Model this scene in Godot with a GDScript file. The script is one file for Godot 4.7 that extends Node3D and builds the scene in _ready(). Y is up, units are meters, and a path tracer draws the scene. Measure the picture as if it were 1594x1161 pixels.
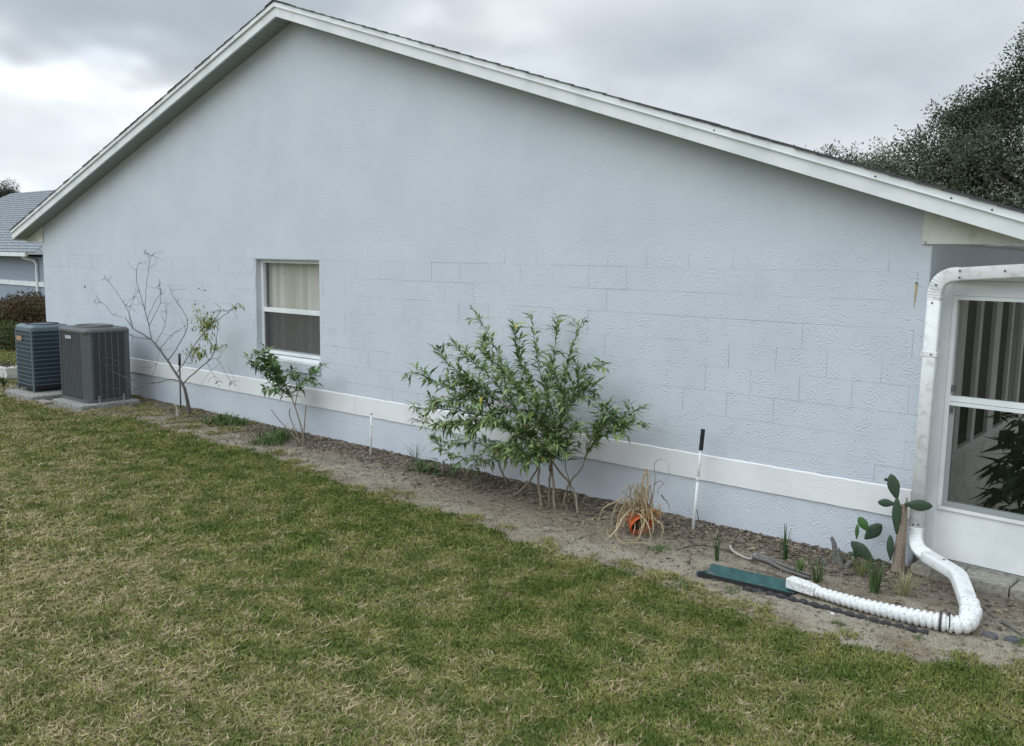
extends Node3D

var rng := RandomNumberGenerator.new()
var M := {}
const SLOPE := 0.326
const RIDGE_X := 7.25
const RIDGE_Y := 5.143

# ---------------------------------------------------------------- helpers

func lin(r: float, g: float, b: float) -> Color:
	return Color(r, g, b).linear_to_srgb()

func mat(c: Color, rough := 0.8, metal := 0.0) -> StandardMaterial3D:
	var m := StandardMaterial3D.new()
	m.albedo_color = c.linear_to_srgb()
	m.roughness = rough
	m.metallic = metal
	return m

func noise_image(size: int, freq: float, sd: int, octaves := 4, ridged := false) -> Image:
	var n := FastNoiseLite.new()
	n.seed = sd
	n.frequency = freq
	n.fractal_octaves = octaves
	n.fractal_type = FastNoiseLite.FRACTAL_RIDGED if ridged else FastNoiseLite.FRACTAL_FBM
	return n.get_seamless_image(size, size)

# grey noise image turned into a two or three colour texture (colours are linear)
func ramp_texture(im: Image, cols: Array) -> ImageTexture:
	var w := im.get_width()
	var data := im.get_data()
	var out := PackedByteArray()
	out.resize(w * w * 3)
	var lut := []
	for i in 256:
		var t: float = clampf((i / 255.0 - 0.2) / 0.6, 0.0, 0.9999) * (cols.size() - 1)
		var k := int(t)
		var c: Color = (cols[k] as Color).lerp(cols[k + 1], t - k).linear_to_srgb()
		lut.append([int(c.r * 255), int(c.g * 255), int(c.b * 255)])
	for i in w * w:
		var l = lut[data[i]]
		out[i * 3] = l[0]
		out[i * 3 + 1] = l[1]
		out[i * 3 + 2] = l[2]
	return ImageTexture.create_from_image(Image.create_from_data(w, w, false, Image.FORMAT_RGB8, out))

func tri_mat(tex: Texture2D, metres: float, rough := 0.85, height: Texture2D = null, relief := 0.3) -> StandardMaterial3D:
	var m := StandardMaterial3D.new()
	m.roughness = rough
	m.uv1_triplanar = true
	m.uv1_world_triplanar = true
	m.uv1_scale = Vector3.ONE / metres
	if tex:
		m.albedo_texture = tex
	if height:
		m.heightmap_enabled = true
		m.heightmap_texture = height
		m.heightmap_scale = relief
	return m

func new_st(smooth := false) -> SurfaceTool:
	var st := SurfaceTool.new()
	st.begin(Mesh.PRIMITIVE_TRIANGLES)
	st.set_smooth_group(0 if smooth else -1)
	return st

func tri(st: SurfaceTool, a: Vector3, b: Vector3, c: Vector3) -> void:
	st.add_vertex(a)
	st.add_vertex(c)
	st.add_vertex(b)

func quad(st: SurfaceTool, a: Vector3, b: Vector3, c: Vector3, d: Vector3) -> void:
	tri(st, a, b, c)
	tri(st, a, c, d)

# eight corners: bottom ring 0-3 counter-clockwise seen from above, top ring 4-7
func hexa(st: SurfaceTool, p: Array) -> void:
	quad(st, p[3], p[2], p[1], p[0])
	quad(st, p[4], p[5], p[6], p[7])
	for i in 4:
		var j := (i + 1) % 4
		quad(st, p[i], p[j], p[j + 4], p[i + 4])

func box(st: SurfaceTool, a: Vector3, b: Vector3) -> void:
	hexa(st, [Vector3(a.x, a.y, b.z), Vector3(b.x, a.y, b.z), Vector3(b.x, a.y, a.z), Vector3(a.x, a.y, a.z),
		Vector3(a.x, b.y, b.z), Vector3(b.x, b.y, b.z), Vector3(b.x, b.y, a.z), Vector3(a.x, b.y, a.z)])

# box with a small chamfer round its top edge and its upright edges
func soft_box(st: SurfaceTool, a: Vector3, b: Vector3, c := 0.01) -> void:
	var o := PackedVector2Array([Vector2(a.x + c, b.z), Vector2(b.x - c, b.z), Vector2(b.x, b.z - c), Vector2(b.x, a.z + c),
		Vector2(b.x - c, a.z), Vector2(a.x + c, a.z), Vector2(a.x, a.z + c), Vector2(a.x, b.z - c)])
	prism(st, o, a.y, b.y, c)

# outline in x, z counter-clockwise seen from above (z towards the viewer); the top edge is chamfered by c
func prism(st: SurfaceTool, o: PackedVector2Array, y0: float, y1: float, c := 0.0) -> void:
	var n := o.size()
	var mid := Vector2.ZERO
	for p in o:
		mid += p / n
	var top := []
	for p in o:
		var q := mid + (p - mid) * (1.0 - c / maxf((p - mid).length(), 0.001) * 1.2) if c > 0 else p
		top.append(Vector3(q.x, y1, q.y))
	for i in n:
		var j := (i + 1) % n
		var a := Vector3(o[i].x, y0, o[i].y)
		var b := Vector3(o[j].x, y0, o[j].y)
		var u := Vector3(0, y1 - c - y0, 0)
		quad(st, a, b, b + u, a + u)
		if c > 0:
			quad(st, a + u, b + u, top[j], top[i])
		tri(st, Vector3(mid.x, y1, mid.y), top[i], top[j])
		tri(st, Vector3(mid.x, y0, mid.y), b, a)

func spline(pts: Array, per: int) -> Array:
	var out := []
	var n := pts.size()
	for i in n - 1:
		var p0: Vector3 = pts[maxi(i - 1, 0)]
		var p1: Vector3 = pts[i]
		var p2: Vector3 = pts[i + 1]
		var p3: Vector3 = pts[mini(i + 2, n - 1)]
		for k in per:
			var t := float(k) / per
			out.append(p1.cubic_interpolate(p2, p0, p3, t))
	out.append(pts[n - 1])
	return out

func circle(n: int, r := 1.0) -> PackedVector2Array:
	var o := PackedVector2Array()
	for i in n:
		o.append(Vector2.from_angle(TAU * i / n) * r)
	return o

func round_rect(w: float, h: float, c: float) -> PackedVector2Array:
	var o := PackedVector2Array()
	for q in [[1, -1], [1, 1], [-1, 1], [-1, -1]]:
		var m := Vector2(q[0] * (w / 2 - c), q[1] * (h / 2 - c))
		var a0 := Vector2(q[0], q[1]).angle() - PI / 4
		for k in 3:
			o.append(m + Vector2.from_angle(a0 + k * PI / 4) * c)
	return o

# a profile (counter-clockwise) moved along points, each ring scaled
func sweep(st: SurfaceTool, pts: Array, prof: PackedVector2Array, scales: Array = [], up := Vector3.UP, caps := true) -> void:
	var n := pts.size()
	var m := prof.size()
	var rings := []
	var u := up
	for i in n:
		var t: Vector3 = (pts[mini(i + 1, n - 1)] - pts[maxi(i - 1, 0)]).normalized()
		u = (u - t * u.dot(t))
		if u.length() < 0.01:
			u = t.cross(Vector3(0.3, 0.2, 0.9))
		u = u.normalized()
		var s := u.cross(t)
		var k: float = scales[i] if i < scales.size() else 1.0
		var ring := []
		for q in prof:
			ring.append(pts[i] + (s * q.x + u * q.y) * k)
		rings.append(ring)
	for i in n - 1:
		for j in m:
			var jj := (j + 1) % m
			quad(st, rings[i][j], rings[i][jj], rings[i + 1][jj], rings[i + 1][j])
	if caps:
		for j in range(1, m - 1):
			tri(st, rings[0][0], rings[0][j + 1], rings[0][j])
			tri(st, rings[n - 1][0], rings[n - 1][j], rings[n - 1][j + 1])

func tube(st: SurfaceTool, pts: Array, r0: float, r1: float, sides := 6) -> void:
	var sc := []
	for i in pts.size():
		sc.append(lerpf(r0, r1, float(i) / maxi(pts.size() - 1, 1)))
	sweep(st, pts, circle(sides), sc)

func bar(st: SurfaceTool, a: Vector3, b: Vector3, r: float, sides := 6) -> void:
	tube(st, [a, b], r, r, sides)

func lathe(st: SurfaceTool, prof: Array, sides := 24, at := Transform3D()) -> void:
	for i in prof.size() - 1:
		for k in sides:
			var a0 := TAU * k / sides
			var a1 := TAU * (k + 1) / sides
			var p: Vector2 = prof[i]
			var q: Vector2 = prof[i + 1]
			quad(st, at * Vector3(cos(a0) * p.x, p.y, -sin(a0) * p.x), at * Vector3(cos(a1) * p.x, p.y, -sin(a1) * p.x),
				at * Vector3(cos(a1) * q.x, q.y, -sin(a1) * q.x), at * Vector3(cos(a0) * q.x, q.y, -sin(a0) * q.x))

func leaf(st: SurfaceTool, p: Vector3, dir: Vector3, nrm: Vector3, length: float, width: float, c: Color, droop := 0.12) -> void:
	var side := dir.cross(nrm).normalized()
	var up := side.cross(dir).normalized()
	var m := p + dir * length * 0.42 + up * length * 0.03
	var l := m + side * width * 0.5 + up * width * 0.16
	var r := m - side * width * 0.5 + up * width * 0.16
	var t := p + dir * length - up * length * droop
	st.set_color(c)
	tri(st, p, m, l)
	tri(st, p, r, m)
	tri(st, l, m, t)
	tri(st, m, r, t)

# a long flat leaf or blade that follows points
func ribbon(st: SurfaceTool, pts: Array, w0: float, w1: float, side: Vector3, c: Color) -> void:
	st.set_color(c)
	var n := pts.size()
	for i in n - 1:
		var wa := lerpf(w0, w1, float(i) / (n - 1)) * 0.5
		var wb := lerpf(w0, w1, float(i + 1) / (n - 1)) * 0.5
		var a: Vector3 = pts[i]
		var b: Vector3 = pts[i + 1]
		quad(st, a - side * wa, a + side * wa, b + side * wb, b - side * wb)

func rdir() -> Vector3:
	var v := Vector3(rng.randfn(), rng.randfn(), rng.randfn())
	return v.normalized() if v.length() > 0.001 else Vector3.UP

func R(a: float, b: float) -> float:
	return rng.randf_range(a, b)

func obj(called: String, st, m: Material, parent: Node = null) -> MeshInstance3D:
	var o := MeshInstance3D.new()
	o.name = called
	if st is SurfaceTool:
		st.generate_normals()
		o.mesh = st.commit()
	else:
		o.mesh = st
	o.material_override = m
	(parent if parent else self).add_child(o, true)
	return o

func thing(called: String, label: String, category: String, at := Vector3.ZERO, group := "") -> Node3D:
	var o := Node3D.new()
	o.name = called
	o.position = at
	add_child(o, true)
	tag(o, label, category, group)
	return o

func tag(o: Node, label: String, category: String, group := "") -> void:
	o.set_meta("label", label)
	o.set_meta("category", category)
	if group:
		o.set_meta("group", group)

func kind(o: Node, k: String, label := "") -> void:
	o.set_meta("kind", k)
	if label:
		o.set_meta("label", label)

func part(called: String, parent: Node, at := Vector3.ZERO) -> Node3D:
	var o := Node3D.new()
	o.name = called
	o.position = at
	parent.add_child(o, true)
	return o

func scatter(called: String, mesh: Mesh, m: Material, xf: Array, cols: Array, parent: Node = null) -> MultiMeshInstance3D:
	var mm := MultiMesh.new()
	mm.transform_format = MultiMesh.TRANSFORM_3D
	mm.use_colors = true
	mm.mesh = mesh
	mm.instance_count = xf.size()
	for i in xf.size():
		mm.set_instance_transform(i, xf[i])
		mm.set_instance_color(i, cols[i])
	var o := MultiMeshInstance3D.new()
	o.name = called
	o.multimesh = mm
	o.material_override = m
	(parent if parent else self).add_child(o, true)
	o.set_meta("kind", "stuff")
	return o

func vmat(rough := 0.75, back := 0.0) -> StandardMaterial3D:
	var m := StandardMaterial3D.new()
	m.vertex_color_use_as_albedo = true
	m.roughness = rough
	m.metallic_specular = 0.35
	m.cull_mode = BaseMaterial3D.CULL_DISABLED
	if back > 0:
		m.backlight_enabled = true
		m.backlight = Color(back, back, back)
	return m

# ---------------------------------------------------------------- ground shape

const EDGE_X := [-1.0, 1.3, 2.5, 3.96, 5.0, 6.0, 6.96, 7.8, 8.9, 9.9, 11.1, 12.3, 13.16, 13.76, 14.4, 14.96, 15.5, 17.0]
const EDGE_Z := [1.3, 1.36, 1.42, 1.36, 0.98, 1.0, 1.05, 0.99, 1.15, 1.28, 1.31, 1.48, 1.45, 1.62, 1.64, 1.58, 1.36, 1.2]
var fine := FastNoiseLite.new()
var broad := FastNoiseLite.new()

func edge(x: float) -> float:
	if x <= EDGE_X[0]:
		return EDGE_Z[0]
	for i in EDGE_X.size() - 1:
		if x < EDGE_X[i + 1]:
			return lerpf(EDGE_Z[i], EDGE_Z[i + 1], smoothstep(EDGE_X[i], EDGE_X[i + 1], x))
	return EDGE_Z[EDGE_Z.size() - 1]

func lawn_y(x: float, z: float) -> float:
	var y := 0.42 * smoothstep(1.8, 8.0, z) * smoothstep(-14.0, 2.0, x)
	return y + 0.012 * broad.get_noise_2d(x * 60.0, z * 60.0)

func ground_y(x: float, z: float) -> float:
	var y := lawn_y(x, z)
	if x > -3.0 and x < 18.5:
		var e := edge(x)
		y -= 0.07 * (1.0 - smoothstep(e - 0.3, e - 0.02, z)) * smoothstep(-3.0, -2.0, x) * smoothstep(-3.0, -0.5, z)
	return y

func bed_y(x: float, z: float) -> float:
	var e := edge(x)
	var y := 0.010 + 0.012 * fine.get_noise_2d(x * 90, z * 90) + 0.008 * fine.get_noise_2d(x * 420, z * 420) + 0.004 * fine.get_noise_2d(x * 1300, z * 1300)
	y += 0.02 * (1.0 - smoothstep(0.0, 0.35, z))
	return y - 0.10 * smoothstep(e - 0.02, e + 0.22, z)

# ---------------------------------------------------------------- build

func _ready() -> void:
	rng.seed = 77
	fine.seed = 5
	fine.frequency = 0.05
	broad.seed = 9
	broad.frequency = 0.012

	var cam := Camera3D.new()
	cam.name = "camera"
	cam.position = Vector3(16.3506, 2.2386, 6.7285)
	cam.rotation = Vector3(-0.12830, 0.69820, 0.0160)
	cam.fov = 45.35
	cam.near = 0.05
	cam.far = 900.0
	add_child(cam)
	cam.current = true

	var env := Environment.new()
	env.background_mode = Environment.BG_SKY
	env.tonemap_mode = Environment.TONE_MAPPER_LINEAR
	env.tonemap_exposure = 1.07
	env.sdfgi_enabled = true
	env.ssao_enabled = true
	env.ssil_enabled = true
	var sky := Sky.new()
	var psm := PanoramaSkyMaterial.new()
	psm.panorama = sky_picture()
	sky.sky_material = psm
	env.sky = sky
	var we := WorldEnvironment.new()
	we.name = "environment"
	we.environment = env
	add_child(we)

	var sun := DirectionalLight3D.new()
	sun.name = "sun"
	sun.light_energy = 0.42
	sun.light_color = Color(0.95, 0.985, 1.0)
	sun.light_angular_distance = 60.0
	sun.shadow_enabled = true
	sun.rotation_degrees = Vector3(-40, -25, 0)
	add_child(sun)

	materials()
	build_ground()
	build_house()
	build_sunroom()
	build_neighbour()
	build_trees()
	build_coolers()
	build_plants()
	build_drainage()
	build_small_things()
	build_grass()

func sky_picture() -> ImageTexture:
	var w := 1024
	var h := 512
	var n := FastNoiseLite.new()
	n.seed = 21
	n.frequency = 0.55
	n.fractal_octaves = 5
	n.fractal_gain = 0.5
	var n2 := FastNoiseLite.new()
	n2.seed = 4
	n2.frequency = 0.22
	n2.fractal_octaves = 3
	var im := Image.create(w, h, false, Image.FORMAT_RGBF)
	for y in h:
		var el := PI / 2 - PI * (y + 0.5) / h
		for x in w:
			if el < -0.05:
				im.set_pixel(x, y, Color(0.14, 0.15, 0.14))
				continue
			var az := TAU * (x + 0.5) / w
			var d := Vector3(sin(az) * cos(el), sin(el), -cos(az) * cos(el))
			var s := maxf(d.y, 0.0)
			var p := Vector2(d.x, d.z) / (s + 0.22)
			var c := n.get_noise_3d(p.x * 1.6, p.y * 1.6, 0.0)
			var b := n2.get_noise_3d(p.x * 1.6 + 7.0, p.y * 1.6, 3.0)
			# thin cloud deck: brighter where it is thin, with one bright break low in the west
			var thin := smoothstep(-0.55, 0.60, c * 0.8 + b * 1.2)
			var w2 := n.get_noise_3d(p.x * 5.0 + 3.0, p.y * 5.0, 9.0)
			var l := 0.425 + 0.56 * s + 0.55 * smoothstep(0.25, 0.8, s) + 0.42 * exp(-s / 0.11) + 0.24 * (thin - 0.45) + 0.05 * w2
			var daz := angle_difference(az, 5.159) + 0.05 * b
			var del := el - 0.145 - 0.16 * c - 0.05 * w2
			var open := exp(-pow(daz / 0.34, 2.0) - pow(del / 0.052, 2.0))
			l += 0.60 * open * clampf(0.9 + 1.2 * w2, 0.4, 1.3)
			var grey := Color(0.875, 0.985, 1.085)
			var white := Color(0.95, 1.0, 1.05)
			var tint := grey.lerp(white, clampf(thin * 0.7 + open, 0.0, 1.0))
			im.set_pixel(x, y, Color(l * tint.r, l * tint.g, l * tint.b))
	return ImageTexture.create_from_image(im)

func materials() -> void:
	# stucco: sprayed grain, and trowel strokes for the block courses
	var stroke := stucco_picture()
	var tone := noise_image(512, 0.008, 12, 5)
	var wall_tex := ramp_texture(tone, [Color(0.555, 0.590, 0.640), Color(0.575, 0.610, 0.658), Color(0.592, 0.626, 0.672)])
	M.stucco = tri_mat(wall_tex, 4.2, 0.82, stroke, 0.40)
	M.block_soft = tri_mat(wall_tex, 4.2, 0.80, stroke, 0.55)
	M.block = tri_mat(wall_tex, 4.2, 0.78, stroke, 0.68)
	M.band = tri_mat(ramp_texture(noise_image(256, 0.02, 8, 4), [Color(0.74, 0.73, 0.73), Color(0.79, 0.78, 0.78), Color(0.81, 0.80, 0.80)]), 4.2, 0.75, stroke, 0.30)
	M.white = tri_mat(ramp_texture(noise_image(256, 0.015, 31, 4), [Color(0.70, 0.72, 0.73), Color(0.77, 0.78, 0.785), Color(0.80, 0.81, 0.81)]), 1.7, 0.5)
	M.gutter = tri_mat(ramp_texture(noise_image(512, 0.03, 33, 5), [Color(0.62, 0.61, 0.58), Color(0.76, 0.76, 0.755), Color(0.80, 0.80, 0.80), Color(0.80, 0.81, 0.81), Color(0.81, 0.81, 0.81)]), 1.4, 0.42)
	M.soffit = mat(Color(0.27, 0.295, 0.28), 0.6)  # albedo lowered: the dim light under the rakes is put into the colour
	M.cream = tri_mat(ramp_texture(noise_image(256, 0.02, 35, 4), [Color(0.55, 0.54, 0.46), Color(0.68, 0.68, 0.61), Color(0.72, 0.72, 0.66)]), 1.1, 0.6)
	M.shingle = tri_mat(ramp_texture(noise_image(256, 0.12, 36, 3), [Color(0.03, 0.03, 0.033), Color(0.075, 0.075, 0.078), Color(0.12, 0.12, 0.12)]), 0.5, 0.95)
	M.far_shingle = tri_mat(ramp_texture(noise_image(512, 0.05, 37, 5), [Color(0.13, 0.145, 0.16), Color(0.22, 0.24, 0.26), Color(0.32, 0.345, 0.37)]), 3.0, 0.95)
	M.far_wall = mat(Color(0.27, 0.31, 0.37), 0.85)
	M.glass = mat(Color(0.01, 0.012, 0.012), 0.02)
	M.glass.transparency = BaseMaterial3D.TRANSPARENCY_ALPHA
	M.glass.albedo_color.a = 0.10
	M.dim_room_glass = mat(Color(0.010, 0.014, 0.017), 0.12)  # opaque panes; the dark interior behind them is put into the colour
	M.dim_room_glass.metallic_specular = 0.05
	M.dim_room_glass.roughness = 0.3
	M.house_leaf = vmat(0.85, 0.05)
	M.curtain = mat(Color(0.20, 0.215, 0.22), 0.8)
	M.screen = mat(Color(0.05, 0.05, 0.05), 0.8)
	M.screen.transparency = BaseMaterial3D.TRANSPARENCY_ALPHA
	M.screen.albedo_color.a = 0.60
	M.aluminium = mat(Color(0.42, 0.44, 0.45), 0.4, 0.4)
	M.blind = mat(Color(0.84, 0.82, 0.74), 0.7)
	M.blind2 = mat(Color(0.74, 0.71, 0.62), 0.7)
	M.blind3 = mat(Color(0.88, 0.86, 0.80), 0.7)
	M.dark = mat(Color(0.02, 0.02, 0.021), 0.7)
	M.room = mat(Color(0.35, 0.33, 0.30), 0.9)
	var conc := noise_image(512, 0.03, 41, 5)
	M.concrete = tri_mat(ramp_texture(conc, [Color(0.17, 0.165, 0.145), Color(0.28, 0.275, 0.25), Color(0.36, 0.355, 0.33)]), 0.8, 0.9, ImageTexture.create_from_image(conc), 0.2)
	M.paver = tri_mat(ramp_texture(conc, [Color(0.19, 0.175, 0.14), Color(0.29, 0.27, 0.225), Color(0.34, 0.32, 0.275)]), 0.7, 0.92, ImageTexture.create_from_image(conc), 0.05)
	M.unit_grey = mat(Color(0.105, 0.112, 0.115), 0.55)
	M.unit_grey_light = mat(Color(0.14, 0.15, 0.153), 0.5)
	M.unit_fin = mat(Color(0.055, 0.06, 0.062), 0.6)
	M.unit_blue = mat(Color(0.026, 0.045, 0.062), 0.5)
	M.unit_blue_light = mat(Color(0.13, 0.17, 0.195), 0.45)
	M.unit_coil = mat(Color(0.010, 0.013, 0.018), 0.6)
	M.badge = mat(Color(0.55, 0.56, 0.57), 0.35, 0.3)
	M.badge_tan = mat(Color(0.42, 0.25, 0.15), 0.5)
	M.bark = tri_mat(ramp_texture(noise_image(256, 0.06, 51, 4), [Color(0.05, 0.044, 0.042), Color(0.10, 0.09, 0.083), Color(0.17, 0.155, 0.14)]), 0.25, 0.9)
	M.oak_bark = mat(Color(0.05, 0.042, 0.035), 0.95)
	M.cane = tri_mat(ramp_texture(noise_image(256, 0.05, 52, 4), [Color(0.14, 0.10, 0.07), Color(0.26, 0.20, 0.145), Color(0.34, 0.28, 0.21)]), 0.3, 0.85)
	M.twig = mat(Color(0.13, 0.11, 0.10), 0.9)
	M.green_twig = mat(Color(0.09, 0.12, 0.045), 0.8)
	M.leaf = vmat(0.45, 0.3)
	M.far_leaf = vmat(0.7, 0.15)
	M.blade = vmat(0.8, 0.3)
	M.blade.metallic_specular = 0.2
	M.dry = vmat(0.85, 0.1)
	M.pvc = tri_mat(ramp_texture(noise_image(256, 0.05, 61, 4), [Color(0.55, 0.54, 0.50), Color(0.78, 0.78, 0.77), Color(0.82, 0.82, 0.82)]), 0.4, 0.4)
	M.pipe = tri_mat(ramp_texture(noise_image(512, 0.045, 62, 5), [Color(0.30, 0.30, 0.26), Color(0.74, 0.75, 0.74), Color(0.80, 0.81, 0.81), Color(0.82, 0.83, 0.83), Color(0.82, 0.83, 0.83)]), 0.5, 0.45)
	M.black = mat(Color(0.016, 0.016, 0.017), 0.55)
	M.grip = mat(Color(0.008, 0.008, 0.012), 0.5)
	M.splash = tri_mat(ramp_texture(noise_image(256, 0.03, 63, 4), [Color(0.033, 0.078, 0.080), Color(0.043, 0.100, 0.100), Color(0.055, 0.12, 0.118)]), 0.9, 0.45)
	M.splash.metallic_specular = 0.25
	M.splash.roughness = 0.6
	M.cactus = tri_mat(ramp_texture(noise_image(256, 0.06, 64, 4), [Color(0.030, 0.055, 0.033), Color(0.042, 0.078, 0.042), Color(0.06, 0.10, 0.052)]), 0.2, 0.5)
	M.young_cactus = tri_mat(ramp_texture(noise_image(256, 0.06, 65, 4), [Color(0.045, 0.12, 0.03), Color(0.075, 0.18, 0.045)]), 0.2, 0.5)
	M.cactus_wood = tri_mat(ramp_texture(noise_image(256, 0.06, 66, 4), [Color(0.13, 0.10, 0.075), Color(0.28, 0.22, 0.165), Color(0.40, 0.33, 0.25)]), 0.2, 0.9)
	M.orange = mat(Color(0.62, 0.11, 0.025), 0.5)
	M.net = mat(Color(0.55, 0.22, 0.06), 0.7)
	M.driftwood = tri_mat(ramp_texture(noise_image(256, 0.06, 67, 4), [Color(0.26, 0.235, 0.20), Color(0.50, 0.47, 0.42)]), 0.2, 0.9)
	M.deadwood = tri_mat(ramp_texture(noise_image(256, 0.08, 68, 4), [Color(0.04, 0.036, 0.034), Color(0.14, 0.13, 0.12), Color(0.3, 0.29, 0.27)]), 0.2, 0.9)
	M.stone = mat(Color(0.40, 0.39, 0.36), 0.9)
	M.slate = mat(Color(0.10, 0.10, 0.11), 0.85)
	M.rust = mat(Color(0.45, 0.36, 0.21), 0.85)
	M.metal = mat(Color(0.05, 0.05, 0.05), 0.5, 0.5)
	M.steel = mat(Color(0.4, 0.42, 0.43), 0.4, 0.6)

func stucco_picture() -> ImageTexture:
	var w := 2048
	var im := noise_image(w, 0.10, 71, 4)
	var px := im.get_data()
	# the coat is rough in patches and smooth between them
	var mask := noise_image(w, 0.012, 73, 3).get_data()
	for i in px.size():
		px[i] = int(118.0 + (px[i] - 128) * (0.10 + 0.85 * smoothstep(0.35, 0.75, mask[i] / 255.0)))
	var g := RandomNumberGenerator.new()
	g.seed = 8
	for patch in 620:
		var c := Vector2(g.randf() * w, g.randf() * w)
		var a0 := 0.70 + g.randfn() * 0.35 if g.randf() < 0.74 else -0.6 + g.randfn() * 0.4
		var many := g.randi_range(2, 13)
		for s in many:
			var p := c + Vector2(g.randfn(), g.randfn()) * 40.0
			var a := a0 + g.randfn() * 0.25
			var d := Vector2(cos(a), sin(a))
			var nrm := Vector2(-d.y, d.x)
			var length := g.randf_range(8.0, 32.0)
			var curve := g.randfn() * 0.25
			var amp := g.randf_range(50.0, 137.0)
			var wide := g.randf_range(2.0, 4.0)
			var k := 0.0
			while k < length:
				var t := k / length
				var q := p + d * k + nrm * curve * length * t * (1.0 - t) * 2.0
				var f := sin(PI * t) * amp
				for o in range(-5, 7):
					var r := q + nrm * o * 0.9
					var idx := posmod(int(r.y), w) * w + posmod(int(r.x), w)
					var u := o * 0.9 / wide
					# a ridge of plaster with a groove along its lower side
					var add := f * (exp(-pow((u + 0.6) * 1.3, 2.0)) - 0.75 * exp(-pow((u - 0.75) * 1.5, 2.0)))
					px[idx] = clampi(int(lerpf(px[idx], 118.0 + add, 0.55)), 0, 255)
				k += 0.8
	return ImageTexture.create_from_image(Image.create_from_data(w, w, false, Image.FORMAT_L8, px))

# ---------------------------------------------------------------- ground

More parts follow.
